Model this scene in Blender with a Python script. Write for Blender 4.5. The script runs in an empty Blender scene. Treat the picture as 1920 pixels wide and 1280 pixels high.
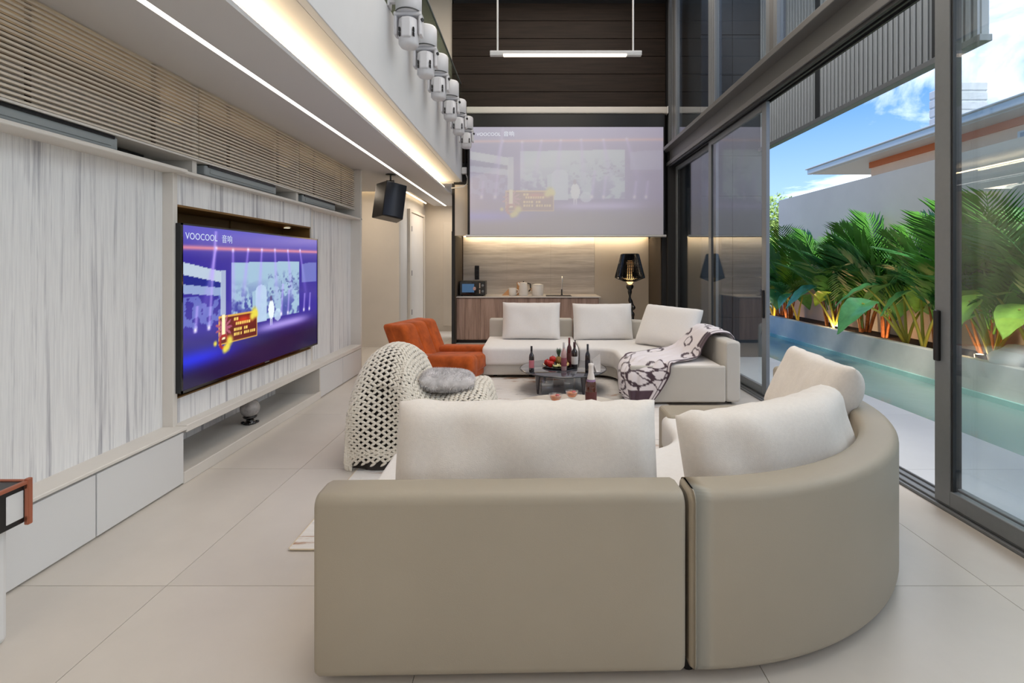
import bpy, bmesh, math, random
import numpy as np
from mathutils import Vector, Matrix, Euler, noise
R = math.radians
PI = math.pi
SC = bpy.context.scene
C = SC.collection
random.seed(7)

# ------------------------------------------------------------------ camera
cam_d = bpy.data.cameras.new('camera')
cam = bpy.data.objects.new('camera', cam_d); C.objects.link(cam)
cam.location = (0, 0, 1.45); cam.rotation_euler = (R(90), 0, 0)
cam_d.sensor_width = 36; cam_d.lens = 920/1920*36
cam_d.shift_x = -40/1920; cam_d.shift_y = -143/1920
cam_d.clip_start = 0.05; cam_d.clip_end = 200
SC.camera = cam

# ------------------------------------------------------------------ world
W = bpy.data.worlds.new('sky'); SC.world = W; W.use_nodes = True
nt = W.node_tree; nt.nodes.clear()
def N(tree, t, **kw):
    n = tree.nodes.new(t)
    for k, v in kw.items():
        if k.startswith('i_'):
            key = k[2:]
            key = int(key) if key.isdigit() else key.replace('_', ' ')
            n.inputs[key].default_value = v
        else: setattr(n, k, v)
    return n
def ramp(tree, pts, interp='LINEAR'):
    n = tree.nodes.new('ShaderNodeValToRGB'); cr = n.color_ramp; cr.interpolation = interp
    while len(cr.elements) < len(pts): cr.elements.new(0.5)
    for e, (p, c) in zip(cr.elements, pts):
        e.position = p; e.color = (*c, 1) if len(c) == 3 else c
    return n
tc = N(nt, 'ShaderNodeTexCoord')
sx = N(nt, 'ShaderNodeSeparateXYZ'); nt.links.new(tc.outputs['Generated'], sx.inputs[0])
sky = ramp(nt, [(0.0, (0.42, 0.62, 0.86)), (0.10, (0.40, 0.62, 0.90)), (0.30, (0.10, 0.30, 0.74)), (0.6, (0.05, 0.19, 0.60)), (1, (0.04, 0.16, 0.52))])
nt.links.new(sx.outputs[2], sky.inputs[0])
mp = N(nt, 'ShaderNodeMapping'); mp.inputs['Scale'].default_value = (1.0, 0.8, 3.2); mp.inputs['Rotation'].default_value = (0.2, 0.35, 0.3); mp.inputs['Location'].default_value = (0.35, 0.1, 0.2)
nt.links.new(tc.outputs['Generated'], mp.inputs[0])
nz = N(nt, 'ShaderNodeTexNoise', i_Scale=2.1, i_Detail=8.0, i_Roughness=0.6, i_Distortion=0.6); nt.links.new(mp.outputs[0], nz.inputs['Vector'])
# clouds thicken towards the lower +X sky
ad = N(nt, 'ShaderNodeMath', operation='MULTIPLY_ADD', i_1=0.50, i_2=-0.30); nt.links.new(sx.outputs[0], ad.inputs[0])
ad3 = N(nt, 'ShaderNodeMath', operation='MULTIPLY_ADD', i_1=0.22); nt.links.new(sx.outputs[2], ad3.inputs[0]); nt.links.new(ad.outputs[0], ad3.inputs[2])
a2 = N(nt, 'ShaderNodeMath', operation='ADD'); nt.links.new(nz.outputs[0], a2.inputs[0]); nt.links.new(ad3.outputs[0], a2.inputs[1])
cr = ramp(nt, [(0.42, (0, 0, 0)), (0.66, (1, 1, 1))]); nt.links.new(a2.outputs[0], cr.inputs[0])
mx = N(nt, 'ShaderNodeMix', data_type='RGBA'); mx.inputs['B'].default_value = (2.5, 2.5, 2.55, 1)
nt.links.new(cr.outputs[0], mx.inputs['Factor']); nt.links.new(sky.outputs[0], mx.inputs['A'])
bg = N(nt, 'ShaderNodeBackground', i_Strength=1.45); nt.links.new(mx.outputs['Result'], bg.inputs[0])
wo = N(nt, 'ShaderNodeOutputWorld'); nt.links.new(bg.outputs[0], wo.inputs[0])

# ------------------------------------------------------------------ lights, exposure
def light(name, typ, loc, energy, color=(1, 1, 1), rot=(0, 0, 0), **kw):
    d = bpy.data.lights.new(name, typ); d.energy = energy; d.color = color
    for k, v in kw.items(): setattr(d, k, v)
    o = bpy.data.objects.new(name, d); C.objects.link(o); o.location = loc; o.rotation_euler = rot
    return o
sun = light('sun', 'SUN', (-10, 2, 20), 4.5, (1.0, 0.95, 0.88), angle=R(14))
sun.rotation_euler = Vector((0.22, 0.58, -0.78)).to_track_quat('-Z', 'Y').to_euler()
WARM = (1.0, 0.78, 0.56)
NEUT = (1.0, 0.90, 0.80)
light('void_fill_light', 'AREA', (0.5, 6.2, 6.3), 115, NEUT, shape='RECTANGLE', size=2.6, size_y=4.5)  # unseen area light added over the void to brighten the room
light('void_fill_light', 'AREA', (0.5, 2.2, 6.3), 75, NEUT, shape='RECTANGLE', size=2.6, size_y=3.0)  # second added fill over the void, out of view
light('rear_fill_light', 'AREA', (-1.9, -1.6, 2.70), 30, WARM, shape='RECTANGLE', size=0.9, size_y=1.6)  # unseen warm fill added behind the camera
light('corridor_light', 'AREA', (-2.9, 7.7, 2.72), 16, (1.0, 0.84, 0.66), shape='RECTANGLE', size=0.7, size_y=0.9)
light('corridor_light', 'AREA', (-1.9, 9.9, 2.70), 12, (1.0, 0.84, 0.66), shape='RECTANGLE', size=0.4, size_y=0.9)
light('upstairs_light', 'AREA', (-3.2, 6.0, 6.3), 60, (1.0, 0.88, 0.74), shape='RECTANGLE', size=2.0, size_y=4.0)
light('kitchen_led_light', 'AREA', (0.45, 9.80, 2.015), 9, (1.0, 0.82, 0.6), shape='RECTANGLE', size=3.5, size_y=0.08)
vs = SC.view_settings
vs.view_transform = 'Standard'; vs.look = 'None'; vs.gamma = 1.0; vs.exposure = 0.0; vs.use_curve_mapping = False
SC.cycles.max_bounces = 8; SC.cycles.diffuse_bounces = 4; SC.cycles.glossy_bounces = 4
SC.cycles.transparent_max_bounces = 12; SC.cycles.transmission_bounces = 6
SC.cycles.sample_clamp_indirect = 6.0; SC.cycles.caustics_reflective = False; SC.cycles.caustics_refractive = False
SC.cycles.use_denoising = True

# ------------------------------------------------------------------ materials
def srgb(r, g, b):
    f = lambda c: (c/255/12.92) if c/255 <= 0.04045 else ((c/255+0.055)/1.055)**2.4
    return (f(r), f(g), f(b))
MATS = {}
def mat(name, col, rough=0.6, metal=0.0, spec=0.5, noise_s=None, noise_a=0.08, stretch=(1, 1, 1), bump=0.0, bscale=None, emis=None, estr=0.0, sheen=0.0, trans=0.0, detail=4.0, coat=0.0, alpha=1.0):
    m = bpy.data.materials.new(name); m.use_nodes = True; t = m.node_tree
    b = t.nodes['Principled BSDF']
    b.inputs['Base Color'].default_value = (*col, 1); b.inputs['Roughness'].default_value = rough
    b.inputs['Metallic'].default_value = metal; b.inputs['Specular IOR Level'].default_value = spec
    if sheen: b.inputs['Sheen Weight'].default_value = sheen
    if trans: b.inputs['Transmission Weight'].default_value = trans
    if coat: b.inputs['Coat Weight'].default_value = coat
    if emis: b.inputs['Emission Color'].default_value = (*emis, 1); b.inputs['Emission Strength'].default_value = estr
    if noise_s or bump:
        tcn = N(t, 'ShaderNodeTexCoord'); mpn = N(t, 'ShaderNodeMapping'); mpn.inputs['Scale'].default_value = stretch
        t.links.new(tcn.outputs['Object'], mpn.inputs[0])
    if noise_s:
        n = N(t, 'ShaderNodeTexNoise', i_Scale=noise_s, i_Detail=detail, i_Roughness=0.6); t.links.new(mpn.outputs[0], n.inputs['Vector'])
        lo = tuple(max(0, c*(1-noise_a)) for c in col); hi = tuple(min(1, c*(1+noise_a)) for c in col)
        r = ramp(t, [(0.3, lo), (0.7, hi)]); t.links.new(n.outputs[0], r.inputs[0]); t.links.new(r.outputs[0], b.inputs['Base Color'])
    if bump:
        n2 = N(t, 'ShaderNodeTexNoise', i_Scale=bscale or 60.0, i_Detail=3.0); t.links.new(mpn.outputs[0], n2.inputs['Vector'])
        bp = N(t, 'ShaderNodeBump', i_Strength=bump, i_Distance=0.01); t.links.new(n2.outputs[0], bp.inputs['Height']); t.links.new(bp.outputs[0], b.inputs['Normal'])
    MATS[name] = m
    return m
def emit(name, col, s):
    m = bpy.data.materials.new(name); m.use_nodes = True; t = m.node_tree; t.nodes.clear()
    e = N(t, 'ShaderNodeEmission', i_Strength=s); e.inputs[0].default_value = (*col, 1)
    o = N(t, 'ShaderNodeOutputMaterial'); t.links.new(e.outputs[0], o.inputs[0]); return m
def thin_glass(name, tint=(0.9, 0.95, 0.96), ior=1.5, rough=0.0, boost=1.0):
    m = bpy.data.materials.new(name); m.use_nodes = True; t = m.node_tree; t.nodes.clear()
    tr = N(t, 'ShaderNodeBsdfTransparent'); tr.inputs[0].default_value = (*tint, 1)
    gl = N(t, 'ShaderNodeBsdfGlossy', i_Roughness=rough); gl.inputs[0].default_value = (0.95, 0.97, 1, 1)
    g = N(t, 'ShaderNodeNewGeometry'); dt_ = N(t, 'ShaderNodeVectorMath', operation='DOT_PRODUCT')
    t.links.new(g.outputs['Normal'], dt_.inputs[0]); t.links.new(g.outputs['Incoming'], dt_.inputs[1])
    ab = N(t, 'ShaderNodeMath', operation='ABSOLUTE'); t.links.new(dt_.outputs['Value'], ab.inputs[0])
    om = N(t, 'ShaderNodeMath', operation='SUBTRACT', i_0=1.0); t.links.new(ab.outputs[0], om.inputs[1])
    pw = N(t, 'ShaderNodeMath', operation='POWER', i_1=4.0); t.links.new(om.outputs[0], pw.inputs[0])
    f0 = ((ior-1)/(ior+1))**2*boost
    mu = N(t, 'ShaderNodeMath', operation='MULTIPLY_ADD', i_1=0.9, i_2=f0, use_clamp=True); t.links.new(pw.outputs[0], mu.inputs[0])
    mxs = N(t, 'ShaderNodeMixShader'); t.links.new(mu.outputs[0], mxs.inputs[0]); t.links.new(tr.outputs[0], mxs.inputs[1]); t.links.new(gl.outputs[0], mxs.inputs[2])
    o = N(t, 'ShaderNodeOutputMaterial'); t.links.new(mxs.outputs[0], o.inputs[0]); return m
def streak(name, base, dark, axis, scale, rough=0.5, thr=(0.40, 0.62), stretch_to=0.03, extra=None):
    """streaks that run along one axis: noise squeezed along it"""
    m = bpy.data.materials.new(name); m.use_nodes = True; t = m.node_tree; b = t.nodes['Principled BSDF']
    b.inputs['Roughness'].default_value = rough
    tcn = N(t, 'ShaderNodeTexCoord'); mpn = N(t, 'ShaderNodeMapping')
    s = [1, 1, 1]; s[axis] = stretch_to; mpn.inputs['Scale'].default_value = s
    geo = N(t, 'ShaderNodeNewGeometry'); t.links.new(geo.outputs['Position'], mpn.inputs[0])
    n1 = N(t, 'ShaderNodeTexNoise', i_Scale=scale, i_Detail=6.0, i_Roughness=0.65, i_Distortion=0.15); t.links.new(mpn.outputs[0], n1.inputs['Vector'])
    r1 = ramp(t, [(thr[0], dark), (thr[1], base)]); t.links.new(n1.outputs[0], r1.inputs[0])
    n2 = N(t, 'ShaderNodeTexNoise', i_Scale=scale*7, i_Detail=3.0); t.links.new(mpn.outputs[0], n2.inputs['Vector'])
    r2 = ramp(t, [(0.35, (0.90, 0.90, 0.91)), (0.6, (1, 1, 1))]); t.links.new(n2.outputs[0], r2.inputs[0])
    mm = N(t, 'ShaderNodeMix', data_type='RGBA', blend_type='MULTIPLY'); mm.inputs['Factor'].default_value = 1
    t.links.new(r1.outputs[0], mm.inputs['A']); t.links.new(r2.outputs[0], mm.inputs['B']); t.links.new(mm.outputs['Result'], b.inputs['Base Color'])
    return m
def attr_mat(name, rough=0.8, emis=0.0, diff=1.0, sheen=0.0, spec=0.3):
    m = bpy.data.materials.new(name); m.use_nodes = True; t = m.node_tree; b = t.nodes['Principled BSDF']
    b.inputs['Roughness'].default_value = rough; b.inputs['Specular IOR Level'].default_value = spec; b.inputs['Sheen Weight'].default_value = sheen
    a = N(t, 'ShaderNodeAttribute', attribute_name='Col')
    if emis:
        b.inputs['Emission Strength'].default_value = emis; t.links.new(a.outputs['Color'], b.inputs['Emission Color'])
    if diff == 1.0: t.links.new(a.outputs['Color'], b.inputs['Base Color'])
    else: b.inputs['Base Color'].default_value = (diff, diff, diff, 1)
    return m
m_white = mat('white_lacquer', srgb(214, 214, 214), 0.45)
m_offwhite = mat('offwhite_laminate', srgb(216, 211, 204), 0.5, noise_s=3, noise_a=0.03)
m_plaster = mat('white_plaster', srgb(206, 207, 209), 0.9, noise_s=1.5, noise_a=0.03)
m_ceil = mat('ceiling_paint', srgb(205, 203, 202), 0.9)
m_beige = mat('beige_wall_panel', srgb(214, 205, 192), 0.6, noise_s=2, noise_a=0.03)
m_slat = mat('louvre_slat_oak', srgb(214, 203, 188), 0.55, noise_s=8, noise_a=0.08, stretch=(1, 0.1, 4))
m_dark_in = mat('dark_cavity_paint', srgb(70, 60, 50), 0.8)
m_gold_in = mat('bronze_niche_lining', srgb(120, 88, 44), 0.5, noise_s=2, noise_a=0.1)
m_stone = streak('streaked_pale_stone', srgb(233, 233, 233), srgb(166, 166, 172), 2, 23.0, 0.5, (0.33, 0.49), 0.03)
m_tile = mat('porcelain_floor_tile', srgb(206, 199, 190), 0.34, noise_s=1.1, noise_a=0.07, detail=8, bump=0.03, bscale=20)
m_grout = mat('tile_grout', srgb(200, 193, 184), 0.9)
m_deck = mat('deck_tile', srgb(206, 208, 208), 0.5, noise_s=1.3, noise_a=0.05, detail=7)
m_wood_dark = mat('dark_stained_plank', srgb(42, 33, 27), 0.6, spec=0.2, noise_s=3.0, noise_a=0.35, stretch=(0.5, 1, 10), detail=6)
m_black_wall = mat('black_wall_paint', srgb(30, 30, 32), 0.6)
m_slate = mat('slate_cladding', srgb(50, 55, 62), 0.5, noise_s=2, noise_a=0.12)
m_frame = mat('grey_aluminium_frame', srgb(124, 128, 132), 0.4, 0.3, noise_s=30, noise_a=0.03)
m_frame_dk = mat('dark_frame_gasket', srgb(40, 42, 45), 0.5)
m_steel = mat('grey_painted_steel', srgb(112, 112, 112), 0.4, 0.3)
m_clad = mat('pale_grey_ribbed_sheet', srgb(150, 155, 160), 0.45, 0.1)
m_black = mat('black_plastic', srgb(18, 18, 20), 0.35)
m_gloss_black = mat('gloss_black', srgb(10, 10, 12), 0.08, coat=0.5)
m_glass = thin_glass('window_glass', (0.93, 0.96, 0.97), 1.55, 0.0, 1.15)
m_glass_green = thin_glass('balustrade_glass', (0.80, 0.88, 0.80), 1.45, 0.0, 1.0)
m_leather_shade = mat('greige_leather_shaded', srgb(164, 155, 139), 0.5, spec=0.4, noise_s=2.0, noise_a=0.03, bump=0.05, bscale=260)  # near sofa: shade on its back put into the leather colour
m_leather_lit = mat('greige_leather_lit', srgb(196, 192, 184), 0.5, spec=0.4, noise_s=2.0, noise_a=0.03, bump=0.05, bscale=260)  # far sofa: same leather, lightened for the daylight falling on it
m_fabric = mat('cream_linen', srgb(232, 226, 219), 0.95, spec=0.1, noise_s=60, noise_a=0.03, sheen=0.2, bump=0.25, bscale=320)
m_fabric2 = mat('pale_woven_cotton', srgb(232, 229, 226), 0.95, spec=0.1, noise_s=60, noise_a=0.02, sheen=0.2, bump=0.15, bscale=300)
m_seat = mat('white_seat_fabric', srgb(232, 229, 226), 0.9, spec=0.15, noise_s=30, noise_a=0.02, bump=0.1, bscale=300)
m_velvet = mat('rust_velvet', srgb(176, 84, 36), 0.85, spec=0.1, noise_s=7, noise_a=0.30, sheen=0.12, detail=5)
m_copper = mat('copper_edge', srgb(190, 120, 96), 0.3, 0.8)
m_chrome = mat('chrome', (0.8, 0.8, 0.82), 0.12, 1.0)
m_led = emit('led_diffuser', (1.0, 0.93, 0.84), 4.0)
m_led_warm = emit('warm_led_diffuser', (1.0, 0.76, 0.46), 20.0)
m_led_k = emit('kitchen_led_diffuser', (1.0, 0.74, 0.42), 15.0)

# ------------------------------------------------------------------ objects
def thing(name, label, cat, loc=(0, 0, 0), rz=0.0, group=None, rot=None):
    o = bpy.data.objects.new(name, None); C.objects.link(o); o.empty_display_size = 0.1
    o.location = loc; o.rotation_euler = rot or (0, 0, rz)
    o['label'] = label; o['category'] = cat
    if group: o['group'] = group
    return o
def tag(o, label=None, cat=None, group=None, kind=None):
    if label: o['label'] = label
    if cat: o['category'] = cat
    if group: o['group'] = group
    if kind: o['kind'] = kind
    return o
class MB:
    def __init__(s): s.v = []; s.f = []; s.sm = []
    def add(s, vs, fs, smooth=False):
        k = len(s.v); s.v += [tuple(p) for p in vs]; s.f += [tuple(i+k for i in f) for f in fs]; s.sm += [smooth]*len(fs); return s
    def box(s, x0, x1, y0, y1, z0, z1):
        v = [(x, y, z) for x in (x0, x1) for y in (y0, y1) for z in (z0, z1)]
        return s.add(v, [(0, 1, 3, 2), (4, 6, 7, 5), (0, 4, 5, 1), (2, 3, 7, 6), (0, 2, 6, 4), (1, 5, 7, 3)])
    def grid(s, P, closed_u=False, closed_v=False, smooth=True, flip=False):
        nu, nv = len(P), len(P[0]); v = [p for r in P for p in r]; f = []
        for i in range(nu if closed_u else nu-1):
            for j in range(nv if closed_v else nv-1):
                a, b, c, d = i*nv+j, ((i+1) % nu)*nv+j, ((i+1) % nu)*nv+(j+1) % nv, i*nv+(j+1) % nv
                f.append((a, d, c, b) if flip else (a, b, c, d))
        return s.add(v, f, smooth)
    def tube(s, pts, r, n=8, cap=True, smooth=True):
        pts = [Vector(p) for p in pts]; rs = r if isinstance(r, (list, tuple)) else [r]*len(pts)
        rows = []; up = None
        for i, p in enumerate(pts):
            t = (pts[min(i+1, len(pts)-1)]-pts[max(i-1, 0)]).normalized()
            if up is None: up = t.orthogonal().normalized()
            up = (up-t*up.dot(t)).normalized(); b = t.cross(up)
            rows.append([p+(up*math.cos(2*PI*k/n)+b*math.sin(2*PI*k/n))*rs[i] for k in range(n)])
        s.grid(rows, closed_v=True, smooth=smooth, flip=True)
        if cap:
            s.add(rows[0], [tuple(range(n))]); s.add(rows[-1], [tuple(reversed(range(n)))])
        return s
    def lathe(s, prof, c=(0, 0, 0), n=24, smooth=True, cap=True):
        rows = [[(c[0]+r*math.cos(2*PI*k/n), c[1]+r*math.sin(2*PI*k/n), c[2]+z) for k in range(n)] for r, z in prof]
        s.grid(rows, closed_v=True, smooth=smooth, flip=True)
        if cap:
            if prof[0][0] > 1e-4: s.add(rows[0], [tuple(range(n))])
            if prof[-1][0] > 1e-4: s.add(rows[-1], [tuple(reversed(range(n)))])
        return s
    def ell(s, c, r, n=12, m=8, rot=None):
        rows = []
        for i in range(m+1):
            a = -PI/2+PI*i/m
            row = []
            for k in range(n):
                p = Vector((r[0]*math.cos(a)*math.cos(2*PI*k/n), r[1]*math.cos(a)*math.sin(2*PI*k/n), r[2]*math.sin(a)))
                if rot is not None: p = rot @ p
                row.append(p+Vector(c))
            rows.append(row)
        return s.grid(rows, closed_v=True, flip=True)
    def xform(s, M):
        s.v = [tuple(M @ Vector(p)) for p in s.v]; return s
def mesh_of(name, mb, m):
    me = bpy.data.meshes.new(name); me.from_pydata(mb.v, [], mb.f); me.update()
    me.polygons.foreach_set('use_smooth', mb.sm)
    if m: me.materials.append(m)
    return me
def obj(name, mb, m, parent=None, bevel=0.0, seg=2, world=False, loc=None, tri=False, solid=0.0, sub=0):
    """one mesh object. world=True: vertices are in scene space; they are moved to the parent's frame"""
    if parent is None and loc is None:
        a = np.array(mb.v); lo, hi = a.min(0), a.max(0); c = Vector(((lo[0]+hi[0])/2, (lo[1]+hi[1])/2, lo[2]))
        mb.v = [tuple(Vector(p)-c) for p in mb.v]; loc = c
    if parent is not None and world:
        p = parent; M = Matrix.Identity(4)
        while p is not None:
            M = (Matrix.Translation(p.location) @ p.rotation_euler.to_matrix().to_4x4()) @ M; p = p.parent
        Mi = M.inverted(); mb.v = [tuple(Mi @ Vector(q)) for q in mb.v]
    o = bpy.data.objects.new(name, mesh_of(name, mb, m)); C.objects.link(o)
    if loc is not None: o.location = loc
    if parent is not None: o.parent = parent
    if solid:
        md = o.modifiers.new('s', 'SOLIDIFY'); md.thickness = solid; md.offset = -1
    if bevel:
        md = o.modifiers.new('b', 'BEVEL'); md.width = bevel; md.segments = seg; md.limit_method = 'ANGLE'; md.angle_limit = R(50)
    if sub:
        md = o.modifiers.new('u', 'SUBSURF'); md.levels = sub; md.render_levels = sub
    return o
def struct(name, mb, m, **kw):
    o = obj(name, mb, m, **kw); o['kind'] = 'structure'; return o
def B(*a): return MB().box(*a)
def inst(o, parent=None, loc=None):
    c = o.copy(); C.objects.link(c)
    if parent is not None: c.parent = parent
    if loc is not None: c.location = loc
    return c
def copy_tree(o, parent=None):
    kids = [k for k in bpy.data.objects if k.parent == o]
    c = o.copy(); C.objects.link(c); c.parent = parent
    for k in kids: copy_tree(k, c)
    return c
def set_col(o, cols, dom='POINT'):
    a = o.data.color_attributes.new('Col', 'FLOAT_COLOR', dom)
    arr = np.ones((len(cols), 4), dtype=np.float32); arr[:, :3] = cols; a.data.foreach_set('color', arr.ravel())
def pillow_mb(w, h, t, n=28, m=20, p=5.0, wr=0.008, seed=0, bend=0.0, sag=0.0, pinch=0.03):
    """upright cushion, centre at origin, faces +-Y; edges puffed, corners pinched"""
    mb = MB()
    def P(u, v, s):
        a = (max(0, 1-abs(u)**p)*max(0, 1-abs(v)**p))**0.5
        cu = 1-pinch*(1-abs(v)**2)*0+0; 
        x = w/2*u*(1-pinch*(1-abs(v)**3)*0.6); z = h/2*v*(1-pinch*(1-abs(u)**3))
        y = s*t/2*a
        nn = noise.noise(Vector((x*5+seed*7, z*5, s*2+seed)))
        n2 = noise.noise(Vector((x*14+seed*3, z*5+seed, s*3)))
        edge = 1-a
        y += s*(wr*nn*1.2+wr*n2*(0.4+edge))*a
        z -= sag*(1-u*u)*(0.5+v/2)
        z += wr*0.6*noise.noise(Vector((x*14+seed, z*5, seed)))*edge
        if bend:
            ang = x/bend; x, y = math.sin(ang)*(bend-y), bend-math.cos(ang)*(bend-y)
        return (x, y, z)
    def q(i, n): 
        t_ = -1+2*i/n
        return math.copysign(1-(1-abs(t_))**1.6, t_)
    rows = [[P(q(i, n), q(j, m), 1) for j in range(m+1)] for i in range(n+1)]
    mb.grid(rows, flip=True)
    rows = [[P(q(i, n), q(j, m), -1) for j in range(m+1)] for i in range(n+1)]
    mb.grid(rows)
    return mb
def weld(o, d=0.0005):
    bm = bmesh.new(); bm.from_mesh(o.data); bmesh.ops.remove_doubles(bm, verts=bm.verts, dist=d); bmesh.ops.recalc_face_normals(bm, faces=bm.faces); bm.to_mesh(o.data); bm.free()
    o.data.polygons.foreach_set('use_smooth', [True]*len(o.data.polygons)); return o
def text_mb(s, size, M, depth=0.0):
    cu = bpy.data.curves.new('t', 'FONT'); cu.body = s; cu.size = size; cu.resolution_u = 3; cu.extrude = depth; cu.align_x = 'LEFT'
    to = bpy.data.objects.new('t', cu); me = bpy.data.meshes.new_from_object(to)
    mb = MB(); mb.add([M @ v.co for v in me.vertices], [tuple(p.vertices) for p in me.polygons])
    bpy.data.objects.remove(to); bpy.data.meshes.remove(me); bpy.data.curves.remove(cu)
    return mb
# ================================================================== SETTING
H0 = 2.735          # low ceiling
XB, XL = 2.43, -2.313
DW = 9.0            # far wall plane
HT = 6.4
# floor: grout bed + porcelain tiles
fl = struct('floor', B(-4.4, 2.43, -3.0, 11.0, -0.12, -0.006), m_grout)
T = 1.24
xs = [2.06-T*k for k in range(6)]
tm = mesh_of('tile', B(0.0015, T-0.0015, 0.0015, 1.2785, -0.012, 0.0), m_tile)
def tile(x0, x1, y0, y1):
    o = bpy.data.objects.new('tile', tm if abs(x1-x0-T) < 1e-3 else mesh_of('tile', B(0.0015, x1-x0-0.0015, 0.0015, y1-y0-0.0015, -0.012, 0.0), m_tile))
    C.objects.link(o); o.parent = fl; o.location = Vector((x0, y0, 0))-fl.location
for r in range(11):
    y0 = 2.22+1.28*(r-4)
    for k in range(5):
        x1 = 2.06-T*k; tile(x1-T, x1, y0, y0+1.28)
    tile(2.06, 2.428, y0, y0+1.28)
# left, rear walls
struct('wall_left', B(-3.05, -2.95, -3.0, 6.68, 0, H0), m_plaster)
struct('wall_rear', B(-4.4, 2.5, -3.12, -3.0, 0, HT), m_plaster)
struct('wall_passage', MB().box(-4.4, -2.38, 8.70, 8.80, 0, 2.95), m_beige)
wc = struct('wall_corridor', B(-2.46, -2.38, 8.80, 10.9, 0, 2.95), m_offwhite)
struct('wall_corridor_end', B(-2.46, -1.40, 10.8, 10.9, 0, 2.95), m_beige)
struct('wall_side_far', B(-4.4, -4.3, -3.0, 8.7, 0, HT), m_plaster)
# corridor door with hinges
d1 = struct('door_1', MB().box(-2.38, -2.345, 9.42, 10.45, 0.0, 2.45), m_offwhite, bevel=0.004)
obj('door_frame', MB().box(-2.38, -2.33, 9.28, 9.40, 0, 2.52).box(-2.38, -2.33, 10.47, 10.56, 0, 2.52).box(-2.38, -2.33, 9.40, 10.47, 2.47, 2.52), m_beige, d1, world=True, bevel=0.004)
for z in (0.55, 1.3, 2.15):
    obj('hinge', MB().tube([(-2.335, 9.41, z-0.05), (-2.335, 9.41, z+0.05)], 0.014, 8).box(-2.343, -2.336, 9.37, 9.45, z-0.045, z+0.045), m_steel, d1, world=True)
obj('door_panel', B(-1.98, -1.58, 10.77, 10.80, 0.12, 2.4), m_beige, d1, world=True, bevel=0.006)
# low ceiling with a gap (cove) in front of the passage walls
struct('ceiling', MB().box(-4.3, -1.925, -3.0, 8.57, H0, H0+0.03).box(-1.88, -1.494, -3.0, 8.57, H0, H0+0.03).box(-2.16, -1.925, 8.57, 10.68, H0, H0+0.03).box(-1.88, -1.494, 8.57, 10.68, H0, H0+0.03).box(-1.925, -1.88, -3.0, 10.68, H0+0.012, H0+0.03), m_ceil)
struct('trim_cove', B(-1.67, -1.61, -2.95, 8.98, H0+0.03, H0+0.124), m_ceil)
struct('ceiling_upper_slab', MB().box(-4.3, -1.36, -3.0, 9.0, 2.97, 3.2).box(-4.3, -1.46, 9.0, 10.9, 2.95, 3.2), m_ceil)
struct('wall_balcony', B(-1.36, -1.30, -3.0, 8.98, 2.97, 3.77), m_plaster, bevel=0.006)
struct('ceiling_high', B(-4.4, 2.5, -3.0, 9.2, HT, HT+0.1), m_ceil)
struct('wall_upstairs', B(-4.3, -1.47, 9.02, 9.12, 3.2, HT), m_beige)
# LED strips
tag(obj('led_strip', B(-1.925, -1.88, -2.8, 10.66, H0+0.002, H0+0.010), m_led), 'long recessed white LED line running along the low ceiling', 'light')
tag(obj('cove_light', B(-1.66, -1.62, -2.9, 8.95, H0+0.125, H0+0.145), m_led_warm), 'warm glowing LED strip on the ledge under the balcony', 'light')
tag(obj('cove_light', B(-4.2, -2.42, 8.62, 8.64, H0+0.04, H0+0.06), emit('passage_led', (1, .76, .46), 5.0)), 'warm LED strip hidden above the passage wall beyond the cabinets', 'light')
tag(obj('cove_light', B(-2.33, -2.31, 8.72, 10.6, H0+0.04, H0+0.06), emit('corridor_led', (1, .76, .46), 5.0)), 'warm LED strip hidden above the corridor door wall', 'light')

# far wall: black ground, planks, recess
wb = struct('wall_back', MB().box(-1.494, 2.56, DW+0.02, DW+0.1, 2.075, HT), m_black_wall)
struct('wall_alcove', MB().box(-1.494, 2.43, 9.96, 10.02, 0, 2.1), m_black_wall)
z = 4.30
zt = [4.30+0.325*k for k in range(7)]+[4.30-0.325*k for k in range(1, 4)]
for z in sorted(zt):
    if z+0.32 > HT: continue
    obj('plank', B(-1.49, 2.42, DW-0.012, DW+0.02, z+0.004, z+0.321), m_wood_dark, wb, world=True, bevel=0.003, seg=1)
obj('black_panel', B(-1.46, 2.42, DW-0.006, DW+0.02, 2.075, 3.32), m_black_wall, wb, world=True)
struct('trim_left_jamb', B(-1.494, -1.440, DW-0.03, 9.958, 0, 2.07), m_black_wall)
struct('trim_right_jamb', B(2.352, 2.43, DW-0.03, 9.958, 0, 2.07), m_black_wall)
tag(obj('side_board', B(-1.4385, -1.431, DW, 9.92, 0, 1.985), m_dark_in), 'dark board lining the alcove side next to the microwave', 'panel')
tag(obj('side_board', B(2.335, 2.349, DW, 9.92, 0, 1.985), m_dark_in), 'dark brown board lining the alcove side next to the black lamp', 'panel')
m_kstone = streak('streaked_grey_splashback', srgb(222, 217, 210), srgb(188, 181, 173), 0, 9.0, 0.4, (0.38, 0.60), 0.06)
sb = thing('splashback', 'streaked grey stone splashback behind the kitchenette counter', 'panel', (-0.1, 9.94, 0.87))
for k in range(3): obj('stone_slab', B(-1.42+0.886*k+0.001, -1.42+0.886*(k+1)-0.001, 9.93, 9.955, 0.866, 2.03), m_kstone, sb, world=True)
tag(obj('wall_panel', B(1.24, 2.334, 9.93, 9.955, 0, 2.03), m_beige, bevel=0.003), 'plain beige panel on the alcove wall behind the black lamp', 'panel')
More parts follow.
